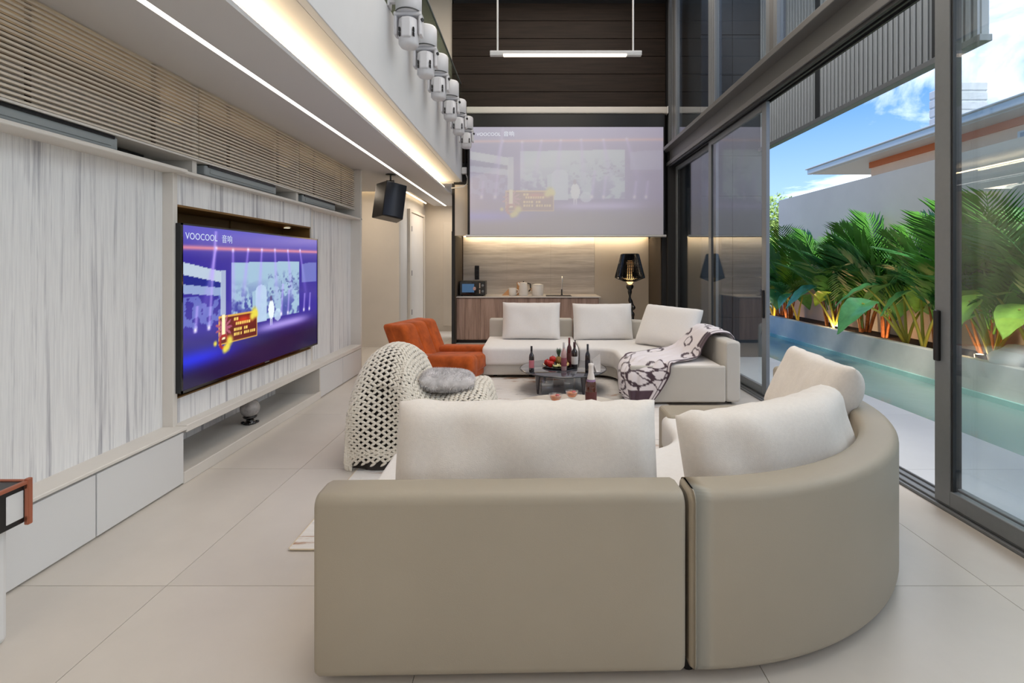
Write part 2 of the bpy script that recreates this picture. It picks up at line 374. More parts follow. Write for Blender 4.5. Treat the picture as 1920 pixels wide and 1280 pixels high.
# upper cupboard over the kitchenette
uc = thing('upper_cupboard', 'long beige cupboard hung over the kitchenette, mostly behind the projection screen', 'cupboard', (0.45, 9.3, 2.03))
obj('body', B(-1.437, 2.349, 9.0, 9.93, 2.035, 2.07), m_beige, uc, world=True)
for k in range(4):
    obj('door', B(-1.437+0.9465*k+0.002, -1.437+0.9465*(k+1)-0.002, 8.97, 8.992, 1.99, 2.92 if k == 0 else 2.86), m_beige, uc, world=True, bevel=0.003, seg=1)
obj('led_strip', B(-1.40, 2.31, 9.86, 9.88, 2.02, 2.034), m_led_k, uc, world=True)

# right side: beam, sill, glazing
struct('trim_sill', MB().box(2.43, 2.62, -3.0, 8.9, -0.03, 0.018).box(2.452, 2.462, -3, 8.9, 0.018, 0.03).box(2.52, 2.53, -3, 8.9, 0.018, 0.03).box(2.585, 2.595, -3, 8.9, 0.018, 0.03), m_frame, bevel=0.002, seg=1)
bm_ = thing('steel_beam', 'grey steel beam running above the sliding glass doors', 'beam', (2.5, 3, 3.26))
obj('top_flange', B(2.33, 2.62, -3.0, 8.96, 3.50, 3.56), m_steel, bm_, world=True, bevel=0.006)
obj('web', B(2.46, 2.54, -3.0, 8.96, 3.30, 3.50), m_steel, bm_, world=True)
obj('lower_rail', B(2.42, 2.60, -3.0, 8.96, 3.245, 3.31), m_steel, bm_, world=True, bevel=0.006)
obj('door_track', MB().box(2.44, 2.47, -3, 8.9, 3.215, 3.245).box(2.50, 2.52, -3, 8.9, 3.215, 3.245).box(2.56, 2.58, -3, 8.9, 3.215, 3.245), m_frame_dk, bm_, world=True)
def slider(name, X0, X1, y0, y1, z0=0.035, z1=3.215, wl=0.085, handle=None, split=False):
    d = MB().box(X0, X1, y0, y0+wl, z0, z1).box(X0, X1, y1-wl, y1, z0, z1).box(X0, X1, y0+wl, y1-wl, z0, z0+0.09).box(X0, X1, y0+wl, y1-wl, z1-0.07, z1)
    o = struct(name, d, m_frame, bevel=0.003, seg=1)
    xm = (X0+X1)/2
    obj('glass_pane', B(xm-0.004, xm+0.004, y0+wl-0.005, y1-wl+0.005, z0+0.085, z1-0.065), m_glass, o, world=True)
    obj('gasket', MB().box(xm-0.014, xm+0.014, y0+wl, y0+wl+0.012, z0+0.09, z1-0.07).box(xm-0.014, xm+0.014, y1-wl-0.012, y1-wl, z0+0.09, z1-0.07), m_frame_dk, o, world=True)
    if handle is not None:
        obj('door_handle', B(X0-0.022, X0+0.004, handle-0.018, handle+0.018, 0.875, 1.18), m_black, o, world=True, bevel=0.008)
    return o
slider('door_2', 2.565, 2.605, 6.90, 8.85, wl=0.11)
slider('door_3', 2.505, 2.545, 5.28, 7.02, wl=0.10, handle=5.33)
slider('door_4', 2.505, 2.545, 1.20, 3.02, wl=0.10)
slider('door_5', 2.440, 2.485, 1.16, 2.985, wl=0.11, handle=2.955)
slider('door_6', 2.505, 2.545, -0.7, 1.22, wl=0.10)
slider('door_7', 2.440, 2.485, -2.9, -0.65, wl=0.10)
struct('trim_wall_end', MB().box(2.43, 2.66, 8.85, 9.1, 0, HT), m_black_wall)
# upper windows over the beam
for k, (y0, y1) in enumerate([(6.75, 8.44), (5.06, 6.66), (3.37, 4.97), (1.68, 3.28), (-0.1, 1.59), (-2.9, -0.19)]):
    o = struct('window_%d' % (k+1), MB().box(2.43, 2.50, y0, y0+0.07, 3.56, HT).box(2.43, 2.50, y1-0.07, y1, 3.56, HT).box(2.43, 2.50, y0, y1, 3.56, 3.60), m_frame, bevel=0.003, seg=1)
    obj('glass_pane', B(2.462, 2.470, y0+0.07, y1-0.07, 3.60, HT-0.02), m_glass, o, world=True)
    obj('mullion', B(2.43, 2.56, y1+0.002, y1+0.088, 3.562, HT), m_frame if k % 2 else m_steel, o, world=True, bevel=0.003, seg=1)
struct('trim_corner_mullion', MB().box(2.43, 2.5, 8.54, 8.62, 3.56, HT).box(2.43, 2.5, 8.76, 8.85, 3.56, HT), m_frame)

# ================================================================== OUTSIDE
dk = struct('floor_deck', B(2.62, 3.74, -3.0, 11.0, -0.2, -0.026), m_grout)
dt = mesh_of('tile', B(0.0015, 1.1185, 0.0015, 1.2785, -0.02, 0.0), m_deck)
for r in range(11):
    o = bpy.data.objects.new('tile', dt); C.objects.link(o); o.parent = dk; o.location = Vector((2.62, 2.22+1.28*(r-4), -0.006))-dk.location
struct('wall_outside', B(2.66, 3.66, 7.8, 8.9, -0.02, HT), m_slate)
wo_ = [o for o in bpy.data.objects if o.name == 'wall_outside'][0]
for k in range(10):
    for j in range(2):
        obj('panel', B(2.665+0.5*j, 2.655+0.5*(j+1), 7.785, 7.80, 0.64*k-0.015, 0.64*(k+1)-0.02), m_slate, wo_, world=True, bevel=0.003, seg=1)
# ribbed metal cladding of the volume above
cl = thing('metal_cladding', 'grey ribbed metal fascia hanging outside above the pool terrace', 'cladding', (3.6, 5.8, 3.25))
obj('backing_sheet', B(3.60, 3.66, 3.94, 7.78, 3.28, 6.4), m_clad, cl, world=True)
rm = None
for k in range(52):
    y = 3.95+0.0735*k
    if rm is None:
        rm = obj('rib', B(3.575, 3.60, y, y+0.035, 3.30, 6.4), m_clad, cl, world=True)
        y00 = y
    else: inst(rm, cl, rm.location+Vector((0, y-y00, 0)))
obj('edge_trim', B(3.565, 3.67, 3.92, 7.79, 3.245, 3.30), m_frame, cl, world=True, bevel=0.004)
for y in (6.12, 4.30): obj('joint_post', B(3.565, 3.60, y, y+0.09, 3.30, 6.4), m_frame_dk, cl, world=True)
# pool
m_pooltile = mat('pool_lining', srgb(176, 220, 212), 0.4, noise_s=5, noise_a=0.08)
m_conc = mat('pale_concrete', srgb(228, 224, 216), 0.8, noise_s=2.0, noise_a=0.10, detail=8, bump=0.05, bscale=30)
m_bwall = mat('grey_render', srgb(196, 194, 190), 0.9, noise_s=0.9, noise_a=0.06, detail=8)
m_soil = mat('dark_soil', srgb(46, 34, 28), 1.0, noise_s=40, noise_a=0.5, bump=0.8, bscale=60)
pool = struct('floor_pool', MB().box(3.74, 5.1, -3.0, 10.9, -1.3, -1.2).box(3.74, 3.78, -3, 10.9, -1.2, -0.03).box(5.06, 5.1, -3, 10.9, -1.2, 0.0).box(3.74, 5.1, 10.86, 10.9, -1.2, 0.0), m_pooltile)
m_water = bpy.data.materials.new('pool_water'); m_water.use_nodes = True; t = m_water.node_tree; t.nodes.clear()
tr = N(t, 'ShaderNodeBsdfTransparent'); tr.inputs[0].default_value = (0.72, 0.90, 0.87, 1)
df = N(t, 'ShaderNodeBsdfDiffuse'); df.inputs[0].default_value = (*srgb(186, 214, 206), 1)
gl = N(t, 'ShaderNodeBsdfGlossy', i_Roughness=0.03)
fr = N(t, 'ShaderNodeFresnel', i_IOR=1.33)
nw = N(t, 'ShaderNodeTexNoise', i_Scale=5.0, i_Detail=3.0); bw = N(t, 'ShaderNodeBump', i_Strength=0.12, i_Distance=0.02)
gp = N(t, 'ShaderNodeNewGeometry'); t.links.new(gp.outputs['Position'], nw.inputs['Vector'])
t.links.new(nw.outputs[0], bw.inputs['Height']); t.links.new(bw.outputs[0], gl.inputs['Normal']); t.links.new(bw.outputs[0], fr.inputs['Normal'])
m1 = N(t, 'ShaderNodeMixShader', i_0=0.6); t.links.new(tr.outputs[0], m1.inputs[1]); t.links.new(df.outputs[0], m1.inputs[2])
m2 = N(t, 'ShaderNodeMixShader'); t.links.new(fr.outputs[0], m2.inputs[0]); t.links.new(m1.outputs[0], m2.inputs[1]); t.links.new(gl.outputs[0], m2.inputs[2])
oo = N(t, 'ShaderNodeOutputMaterial'); t.links.new(m2.outputs[0], oo.inputs[0])
tag(obj('pool_water', MB().add([(3.781, -2.99, -0.06), (5.059, -2.99, -0.06), (5.059, 10.855, -0.06), (3.781, 10.855, -0.06)], [(0, 1, 2, 3)]), m_water), kind='structure')
pl = thing('planter_kerb', 'long pale concrete planter kerb between pool and grey garden wall', 'planter', (5.5, 5, 0))
obj('kerb_wall', B(5.1, 5.22, -3.0, 11.6, -0.1, 0.36), m_conc, pl, world=True, bevel=0.008)
obj('soil', B(5.22, 5.9, -3.0, 11.6, 0.0, 0.31), m_soil, pl, world=True)['kind'] = 'stuff'
obj('end_step', B(3.74, 5.1, 10.9, 11.6, -0.1, 0.12), m_conc, pl, world=True, bevel=0.008)
struct('wall_garden', B(5.9, 6.05, -3.0, 11.8, 0, 3.0), m_bwall)
struct('ground', B(-12, 60, 11.6, 70, -0.3, -0.1), mat('dry_ground', srgb(120, 116, 104), 1, noise_s=1, noise_a=.2))
struct('ground_neighbour', B(6.05, 60, -12, 11.6, -0.3, -0.1), MATS['dry_ground'])
# neighbouring house: long eave seen over the wall
m_peach = mat('peach_render', srgb(240, 198, 164), 0.9, noise_s=1, noise_a=.04)
m_orange = mat('orange_fascia_paint', srgb(204, 110, 62), 0.8)
m_gutter = mat('pale_metal_gutter', srgb(214, 214, 210), 0.5, 0.2)
m_rooft = mat('grey_roof_sheet', srgb(206, 206, 206), 0.7, noise_s=2, noise_a=.08)
nh = thing('neighbour_house', 'peach rendered house with a white gutter and orange band beyond the garden wall', 'house', (18, 18, -0.1))
obj('wall', B(14.8, 24, 4, 21.5, -0.1, 5.95), m_peach, nh, world=True)
obj('orange_band', B(14.74, 14.8, 4, 21.55, 5.70, 5.95), m_orange, nh, world=True)
obj('eave_soffit', B(13.9, 24.5, 3, 24.4, 5.95, 6.05), m_gutter, nh, world=True)
obj('gutter', MB().box(13.72, 13.95, 3, 24.6, 5.98, 6.22).box(13.66, 13.95, 3, 24.7, 6.22, 6.28), m_gutter, nh, world=True, bevel=0.03)
obj('roof', MB().add([(13.75, 3, 6.26), (13.75, 24.6, 6.26), (19, 20, 8.0), (19, 8, 8.0), (24.5, 3, 6.26), (24.5, 24.6, 6.26)], [(0, 1, 2, 3), (1, 5, 2), (5, 4, 3, 2), (4, 0, 3), (0, 4, 5, 1)]), m_rooft, nh, world=True)
wf = obj('window', MB().box(14.70, 14.8, 13.0, 14.9, 4.6, 5.5), m_white, nh, world=True)
obj('pane', B(14.68, 14.70, 13.1, 13.92, 4.66, 5.44), mat('sky_grey_pane', srgb(150, 160, 170), .1), wf, world=True)
obj('pane', B(14.68, 14.70, 14.0, 14.8, 4.66, 5.44), MATS['sky_grey_pane'], wf, world=True)
obj('downpipe', MB().tube([(14.0, 12.2, 6.2), (14.7, 12.9, 5.0), (14.72, 12.9, 3)], 0.1, 8), m_gutter, nh, world=True)
tb = thing('stone_tower', 'pale tall block rising behind the neighbouring roof', 'building', (23, 26.5, -0.1))
obj('wall', B(22.0, 23.74, 25.7, 27.2, -0.1, 11.0), m_rooft, tb, world=True)
for k in range(9): obj('cladding_course', B(21.96, 23.78, 25.66, 27.24, 6.6+0.5*k, 7.02+0.5*k), m_rooft, tb, world=True, bevel=0.03, seg=1)
# ================================================================== MEDIA WALL (left)
mw = thing('media_wall_unit', 'built-in wall unit of streaked pale stone panels, cream frames and low drawers', 'wall unit', (-2.6, 3.2, 0))
XS = -2.456
def p(name, mb, m, bevel=0.003, **kw): return obj(name, mb, m, mw, world=True, bevel=bevel, seg=1, **kw)
# stone panels
ys = [-0.9, 0.35, 1.60, 3.25]
for a, b_ in zip(ys, ys[1:]): p('stone_panel', B(-2.50, XS, a+0.001, b_-0.001, 0.375, 2.075), m_stone, 0)
p('stone_panel', B(-2.50, XS, 5.33, 6.60, 0.375, 2.075), m_stone, 0)
p('stone_header', B(-2.50, -2.40, 3.29, 5.29, 1.86, 2.075), m_stone, 0)
p('stone_rail', B(-2.50, -2.40, 3.29, 5.33, 0.385, 0.55), m_stone, 0)
# niche behind the television
p('niche_lining', MB().box(-2.72, -2.70, 3.29, 5.29, 0.50, 1.90).box(-2.70, -2.40, 3.29, 5.29, 1.845, 1.86).box(-2.70, -2.40, 3.29, 5.29, 0.55, 0.56).box(-2.70, -2.41, 3.29, 3.30, 0.56, 1.845).box(-2.70, -2.41, 5.28, 5.29, 0.56, 1.845).box(-2.70, -2.69, 4.36, 4.37, 0.56, 1.845), m_gold_in, 0)
nl = thing('niche_downlight', 'small warm spotlight glowing in the niche above the television', 'light', (-2.52, 5.02, 1.83))
obj('trim_ring', MB().lathe([(0.03, 0.0), (0.04, 0.0), (0.04, 0.014), (0.03, 0.014)], n=16, cap=False), m_chrome, nl)
obj('lamp', MB().lathe([(0.0, 0.004), (0.03, 0.004), (0.03, 0.013), (0, 0.013)], n=16), emit('niche_bulb', (1, .75, .4), 12), nl)
light('niche_spot', 'SPOT', (-2.52, 5.02, 1.82), 7, (1, 0.72, 0.38), spot_size=R(120), spot_blend=0.6, shadow_soft_size=0.02)
light('niche_spot', 'SPOT', (-2.55, 3.9, 1.82), 1.5, (1, 0.72, 0.38), spot_size=R(120), spot_blend=0.6, shadow_soft_size=0.02)
# dividers, trims
p('divider', B(-2.50, -2.385, 3.25, 3.29, 0.375, 2.065), m_offwhite)
p('divider', B(-2.50, -2.395, 5.29, 5.33, 0.375, 2.065), m_offwhite)
p('divider', B(-2.95, -2.32, 6.60, 6.64, 0.0, H0-0.003), m_offwhite)
p('top_trim', B(-2.52, -2.30, -0.9, 3.27, 2.064, 2.086), m_offwhite, 0.004)
p('top_trim', B(-2.52, -2.32, 3.272, 6.66, 2.060, 2.082), m_offwhite, 0.004)
p('ledge', B(-2.50, -2.30, -0.9, 3.27, 0.358, 0.378), m_offwhite, 0.004)
p('ledge', B(-2.50, -2.31, 3.272, 6.60, 0.335, 0.385), m_offwhite, 0.004)
# drawers
for a, b_ in ((-0.66, -0.005), (0.0, 0.645), (0.65, 1.295), (1.30, 1.945), (1.95, 2.596), (2.60, 3.247)):
    p('drawer', B(-2.60, XL, a+0.0015, b_-0.0015, 0.012, 0.343), m_white, 0.002)
for a, b_ in ((5.345, 5.97), (5.975, 6.598)):
    p('drawer', B(-2.60, XL-0.005, a+0.0015, b_-0.0015, 0.012, 0.330), m_white, 0.002)
p('drawer_carcase', MB().box(-2.64, -2.335, -0.7, 3.25, 0.0, 0.356).box(-2.64, -2.335, 5.34, 6.6, 0.0, 0.334), m_offwhite, 0)
# open shelf
p('open_shelf', MB().box(-2.80, -2.334, 3.255, 5.34, 0.0, 0.055).box(-2.333, -2.313, 3.25, 5.345, 0.0, 0.078), m_offwhite)
p('shelf_end', B(-2.80, -2.32, 5.325, 5.345, 0.055, 0.335), m_offwhite, 0.0)
p('shelf_back', B(-2.82, -2.80, 3.25, 5.345, 0.055, 0.40), m_stone, 0)
# space behind the louvres: cupboard back, uprights, air slots
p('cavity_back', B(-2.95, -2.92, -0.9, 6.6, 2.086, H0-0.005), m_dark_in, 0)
p('cavity_floor', B(-2.95, -2.50, -0.9, 6.6, 2.05, 2.064), m_offwhite, 0)
for y in (1.95, 3.50, 5.03): p('upright', B(-2.80, -2.43, y, y+0.045, 2.086, H0-0.003), m_offwhite)
p('louvre_base', MB().box(-2.85, -2.40, -0.9, 6.6, 2.196, 2.208), m_offwhite, 0)
p('cavity_panel', B(-2.53, -2.51, -0.9, 6.6, 2.208, 2.44), m_offwhite, 0)
p('cavity_lamp', B(-2.58, -2.56, -0.8, 6.5, 2.40, 2.41), emit('cavity_led', (1, .74, .42), 7.0), 0)
p('cavity_shelf', B(-2.60, -2.531, -0.9, 6.6, 2.385, 2.40), m_offwhite, 0)
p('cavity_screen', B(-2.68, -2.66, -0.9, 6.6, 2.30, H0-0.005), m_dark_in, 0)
p('vent_panel', B(-2.80, -2.62, 2.30, 3.3, 2.10, 2.19), m_frame_dk, 0)
p('vent_panel', B(-2.80, -2.62, 3.60, 4.85, 2.10, 2.19), m_frame_dk, 0)
p('vent_panel', B(-2.80, -2.62, 5.1, 6.3, 2.10, 2.19), m_frame_dk, 0)
# air conditioners in the slots
m_ac = mat('grey_ac_casing', srgb(150, 156, 158), 0.5)
for y0, y1, lab in ((1.0, 2.86, 'grey air conditioner casing in the ceiling slot nearest the camera end of the wall unit'), (3.62, 4.62, 'grey air conditioner casing in the slot above the television'), (5.15, 6.0, 'grey air conditioner casing in the slot beyond the television')):
    a = thing('air_conditioner', lab, 'air conditioner', (-2.6, (y0+y1)/2, 2.09), group='air conditioners hidden in the wall unit slots')
    obj('body', B(-2.61, -2.42, y0, y1, 2.115, 2.19), m_ac, a, world=True, bevel=0.01)
    obj('air_outlet', MB().box(-2.435, -2.412, y0+0.03, y1-0.03, 2.176, 2.192), m_black, a, world=True)
    obj('flap', B(-2.425, -2.415, y0+0.05, y1-0.05, 2.135, 2.165), m_ac, a, world=True)
# louvre screens, every slat a piece
lab = {0: 'beige slatted louvre screen at the near end of the wall unit', 1: 'beige slatted louvre screen left of the television bay', 2: 'beige slatted louvre screen over the television', 3: 'beige slatted louvre screen at the far end by the ceiling speaker'}
for k, (y0, y1) in enumerate(((0.0, 1.96), (1.965, 3.525), (3.53, 5.045), (5.05, 6.598))):
    g = thing('louvre_screen', lab[k], 'louvre', (-2.42, (y0+y1)/2, 2.21), group='slatted louvre screens along the top of the wall unit')
    first = None
    for s in range(20):
        z = 2.2130+0.0259*s
        if first is None:
            first = obj('slat', B(-2.428, -2.405, y0+0.002, y1-0.002, z, z+0.0115), m_slat, g, world=True)
        else: inst(first, g, first.location+Vector((0, 0, 0.0259*s)))
    for y in (y0+0.25*(y1-y0), y0+0.75*(y1-y0)):
        obj('back_stay', B(-2.445, -2.429, y, y+0.02, 2.21, 2.73), m_dark_in, g, world=True)

# ------------------------------------------------------------------ screen picture (colour per vertex)
def screen_rgb(u, v, washed=False):
    """u 0..1 left to right, v 0..1 bottom to top"""
    rs_ = np.random.RandomState(3)
    G_ = rs_.rand(97, 97)
    def vn(x, y):
        x = x % 90; y = y % 90; i, j = np.floor(x).astype(int), np.floor(y).astype(int); f, g = x-i, y-j; f = f*f*(3-2*f); g = g*g*(3-2*g)
        return (G_[i, j]*(1-f)+G_[i+1, j]*f)*(1-g)+(G_[i, j+1]*(1-f)+G_[i+1, j+1]*f)*g
    def nz_(fx, fy, s): return np.clip((vn(u*fx+s*9, v*fy+s*5)*0.55+vn(u*fx*2.1+s, v*fy*2.1)*0.3+vn(u*fx*4.3, v*fy*4.3+s)*0.15-0.5)*1.5+0.5, 0, 1)
    c = np.zeros(u.shape+(3,))
    def put(mask, col, a=1.0):
        m = (mask*a)[..., None]; c[:] = c*(1-m)+np.array(col)*m
    base = np.array([54, 44, 150])/255.; c[:] = base
    put(np.clip((v-0.8)*6, 0, 1), [96/255, 92/255, 196/255], 0.8)
    put(np.clip((0.34-v)*5, 0, 1), [26/255, 18/255, 60/255], 0.95)
    put(np.exp(-((u-0.05)/0.25)**2-((v-0.17)/0.06)**2), [30/255, 50/255, 235/255], 0.9)
    put(np.exp(-((v-(0.865+0.02*u))/0.014)**2), [255/255, 150/255, 150/255], 0.75)
    lt = [190/255, 208/255, 222/255]
    inb = lambda a, b: ((u > a) & (u < b)).astype(float)
    bv = v+0.30*u
    put(inb(0, 0.20)*((bv > 0.70) & (bv < 0.775)), lt, 0.95)
    put(inb(0, 0.20)*((bv > 0.60) & (bv < 0.70)), [20/255, 36/255, 130/255], 0.9)
    put(inb(0, 0.20)*((v+0.18*u > 0.585) & (v+0.18*u < 0.64)), [0.62, 0.7, 0.85], 0.9)
    put(inb(0, 0.20)*((v > 0.36) & (v < 0.56))*(nz_(30, 22, 1) > 0.5), [0.5, 0.58, 0.85], 0.6)
    put(inb(0.195, 0.225)*((v > 0.42) & (v < 0.72)), lt, 0.8)
    pan = inb(0.26, 0.80)*((v > 0.335) & (v < 0.775+0.03*(u-0.26)))
    put(pan, [158/255, 190/255, 214/255], 1.0)
    dk_ = np.clip((0.66-v)*4, 0, 1)*pan
    tre = nz_(20, 15, 2)
    put(dk_*np.clip((tre-0.40)*6, 0, 1), [66/255, 74/255, 158/255], 0.9)
    put(pan*np.clip((0.60-v)*8, 0, 1)*(u < 0.40)*np.clip((nz_(45, 33, 8)-0.42)*5, 0, 1), [52/255, 58/255, 150/255], 0.9)
    put(pan*(u > 0.52)*np.clip((v-0.42)*6, 0, 1)*np.clip((0.72-v)*9, 0, 1)*np.clip((nz_(52, 44, 4)-0.62)*8, 0, 1), [60/255, 66/255, 140/255], 0.85)
    ar = ((np.abs(u-0.465) < 0.043)*(v > 0.32)*(v < 0.55) + (((u-0.465)/0.043)**2+((v-0.55)/0.055)**2 < 1)*(v >= 0.55)) > 0
    put(ar.astype(float), [0.72, 0.82, 0.92], 0.95)
    put((((u-0.545)/0.024)**2+((v-0.40)/0.075)**2 < 1).astype(float), [0.92, 0.96, 1.0], 1)
    put((((u-0.60)/0.03)**2+((v-0.35)/0.05)**2 < 1).astype(float), [0.78, 0.88, 0.95], 0.8)
    put((((u-0.543)/0.009)**2+((v-0.49)/0.022)**2 < 1).astype(float), [0.35, 0.3, 0.5], 1)
    put(((np.abs(u-0.537) < 0.004)|(np.abs(u-0.551) < 0.004))*((v > 0.27) & (v < 0.34)), [0.85, 0.88, 0.95], 0.9)
    put(np.exp(-((u-0.66)/0.23)**4-((v-0.265-0.02*(u-0.6))/0.035)**2), [176/255, 158/255, 240/255], 0.9)
    for lx, lv, dx in ((0.17, .87, -.08), (.27, .86, 0), (.37, .87, -.05), (.47, .875, -.03), (.575, .88, .02), (.69, .88, .05), (.81, .89, .08)):
        put(np.exp(-((u-lx)/0.007)**2-((v-lv)/0.012)**2), [1, 0.95, 1], 1.0)
        tt = np.clip((lv-v)/0.5, 0, 1)
        put(np.exp(-((u-lx-dx*tt)/(0.006+0.018*tt))**2)*(v < lv)*(1-tt)*(v > 0.34), [0.72, 0.6, 1.0], 0.65)
    for lx, top in ((0.06, .5), (0.63, .6), (0.69, .55), (.85, .5), (.91, .5), (0.13, .98)):
        tt = (v-0.33)/(top-0.33)
        put(np.exp(-((u-lx-0.06*(v-0.33))/0.008)**2)*(v > 0.33)*(v < top), [0.75, 0.66, 1.0], 0.6)
        put(np.exp(-((u-lx)/0.008)**2-((v-0.35)/0.014)**2), [1, 1, 1], 0.9)
    put(inb(0.83, 0.99)*((v > 0.60) & (v < 0.78))*((v-0.2*u) < 0.60), [0.55, 0.62, 0.85], 0.6)
    # caption board
    bd = inb(0.185, 0.435)*((v > 0.215) & (v < 0.41))
    put(bd, [0.86, 0.66, 0.30], 1.0)
    bi = inb(0.190, 0.430)*((v > 0.226) & (v < 0.40))
    put(bi, [96/255, 16/255, 16/255], 1.0)
    put(bi*np.exp(-((u-0.34)/0.05)**2-((v-0.36)/0.03)**2), [0.85, 0.22, 0.08], 0.9)
    def dashes(u0, u1, v0, n, skip=()):
        for k in range(n):
            if k in skip: continue
            uc_ = u0+(u1-u0)*(k+0.5)/n
            put((np.abs(u-uc_) < (u1-u0)/n*0.34)*(np.abs(v-v0) < 0.010), [1.0, 0.85, 0.42], 0.95)
    dashes(0.275, 0.305, 0.375, 2); dashes(0.285, 0.385, 0.345, 8); dashes(0.275, 0.365, 0.305, 7, (4,)); dashes(0.275, 0.42, 0.268, 11, (4,))
    an = np.arctan2((v-0.33)*0.56, (u-0.215)); rr = np.hypot((v-0.33)*0.56, u-0.215)
    put((rr < 0.045*(0.75+0.35*np.cos(an*11))).astype(float), [170/255, 84/255, 110/255], 1)
    put((np.abs(u-0.212) < 0.0085)*((v > 0.25) & (v < 0.42)), [1.0, 0.94, 0.74], 1)
    put((np.abs(np.hypot((v-0.235)*0.56, u-0.215)-0.024) < 0.006).astype(float), [0.62, 0.12, 0.12], 1)
    for fx, fy, fr_ in ((0.235, 0.195, 0.02), (0.25, 0.235, 0.022), (0.415, 0.405, 0.022), (0.40, 0.375, 0.02), (0.425, 0.385, 0.018), (0.22, 0.18, 0.016), (0.165, 0.235, 0.011)):
        put(np.clip(1.5-np.hypot((v-fy)*0.56, u-fx)/fr_*1.2, 0, 1), [0.92, 0.86, 0.30], 0.95)
    c[:] = np.clip(c, 0, 1)**2.2
    return c
def screen_obj(name, parent, m, origin, du, dv, nu, nv, washed=False):
    us, vs_ = np.meshgrid(np.linspace(0, 1, nu), np.linspace(0, 1, nv), indexing='ij')
    O = np.array(origin); P = O+us[..., None]*np.array(du)+vs_[..., None]*np.array(dv)
    mb = MB(); mb.grid([[tuple(q) for q in row] for row in P], smooth=False)
    o = obj(name, mb, m, parent, world=True)
    c = screen_rgb(us, vs_)
    if washed: c = c**0.8*0.20+np.array([0.05, 0.045, 0.06])
    set_col(o, c.reshape(-1, 3)); return o
m_tv = attr_mat('television_picture', 0.15, emis=1.05, diff=0.01, spec=0.5)
TX = -2.345
tv = thing('television', 'large wall-mounted television showing a purple concert stage in its niche', 'television', (-2.37, 4.31, 0.592))
Y0, Y1, Z0, Z1 = 3.27, 5.33, 0.592, 1.732
obj('body', B(-2.39, TX-0.004, Y0, Y1, Z0, Z1), m_black, tv, world=True, bevel=0.004)
obj('bezel', MB().box(TX-0.004, TX+0.003, Y0, Y0+0.012, Z0, Z1).box(TX-0.004, TX+0.003, Y1-0.012, Y1, Z0, Z1).box(TX-0.004, TX+0.003, Y0, Y1, Z0, Z0+0.018).box(TX-0.004, TX+0.003, Y0, Y1, Z1-0.012, Z1), m_gloss_black, tv, world=True)
sc_ = screen_obj('screen', tv, m_tv, (TX, Y0+0.012, Z0+0.018), (0, Y1-Y0-0.024, 0), (0, 0, Z1-Z0-0.03), 260, 150)
obj('wall_mount', B(-2.70, -2.39, 4.0, 4.7, 0.95, 1.35), m_frame_dk, tv, world=True)
m_txt = emit('screen_lettering', (0.75, 0.85, 1.0), 0.9)
MT = Matrix(((0, 0, 1, TX+0.0015), (1, 0, 0, Y0+0.035), (0, 1, 0, Z1-0.105), (0, 0, 0, 1)))
obj('lettering', text_mb('VOOCOOL', 0.066, MT), m_txt, sc_, world=False)
l_ = [o for o in bpy.data.objects if o.name.startswith('lettering')][0]; l_.location = Vector((0, 0, 0))-tv.location
MT2 = MT.copy(); MT2.translation = Vector((TX+0.0015, Y0+0.42, Z1-0.108))
o = obj('lettering', text_mb('\u97f3\u54cd', 0.066, MT2), m_txt, sc_); o.location = -tv.location
if 0: MT3 = MT.copy(); MT3.translation = Vector((TX+0.0015, Y1-0.33, Z1-0.17))
obj('maker_badge', B(TX+0.003, TX+0.005, 4.28, 4.35, Z0+0.006, Z0+0.013), m_frame, tv, world=True)
# little vase on the open shelf
va = thing('globe_ornament', 'small grey marbled globe on a black footed stand on the open shelf', 'ornament', (-2.50, 4.33, 0.055))
obj('globe', MB().ell((0, 0, 0.135), (0.08, 0.08, 0.078), 24, 14), mat('marbled_grey_glass', srgb(176, 172, 170), 0.15, noise_s=14, noise_a=0.35), va)
obj('stand', MB().lathe([(0.055, 0), (0.06, 0.012), (0.035, 0.022), (0.03, 0.04), (0.055, 0.055), (0.058, 0.068), (0.04, 0.072)], n=20), m_gloss_black, va)
for k in range(4):
    a = k*PI/2+0.4; obj('foot', MB().ell((0.056*math.cos(a), 0.056*math.sin(a), 0.012), (0.018, 0.018, 0.012), 8, 6), m_gloss_black, va)

# ceiling speaker
sp = thing('ceiling_speaker', 'black loudspeaker hung from the low ceiling by a bracket', 'speaker', (-2.02, 6.95, 2.735))
obj('ceiling_plate', MB().lathe([(0.0, -0.012), (0.07, -0.012), (0.07, 0.0), (0, 0.0)], n=20), m_black, sp)
obj('bracket', MB().tube([(0, 0, -0.01), (0, 0, -0.09)], 0.014, 8).box(-0.05, 0.05, -0.012, 0.012, -0.10, -0.085).box(-0.05, -0.042, -0.03, 0.03, -0.15, -0.085).box(0.042, 0.05, -0.03, 0.03, -0.15, -0.085), m_black, sp)
Mr = Matrix.Translation((0.0, 0.0, -0.39)) @ Euler((R(-4), R(9), R(38))).to_matrix().to_4x4()
mb = MB(); mb.add([(-.15, -.15, -.25), (.15, -.15, -.25), (.19, .15, -.25), (-.19, .15, -.25), (-.15, -.15, .25), (.15, -.15, .25), (.19, .15, .25), (-.19, .15, .25)], [(0, 3, 2, 1), (4, 5, 6, 7), (0, 1, 5, 4), (1, 2, 6, 5), (2, 3, 7, 6), (3, 0, 4, 7)])
obj('cabinet', mb.xform(Mr), mat('satin_black_cabinet', srgb(30, 27, 26), 0.28), sp, bevel=0.012)
mb = MB()
rows = [[(x, -0.152-0.03*math.cos(x/0.145*PI/2), z) for z in (-0.235, 0.235)] for x in [-0.145+0.29*i/12 for i in range(13)]]
mb.grid(rows); mb.xform(Mr)
obj('grille', mb, mat('dark_speaker_grille', srgb(38, 40, 48), 0.35, metal=0.4), sp)
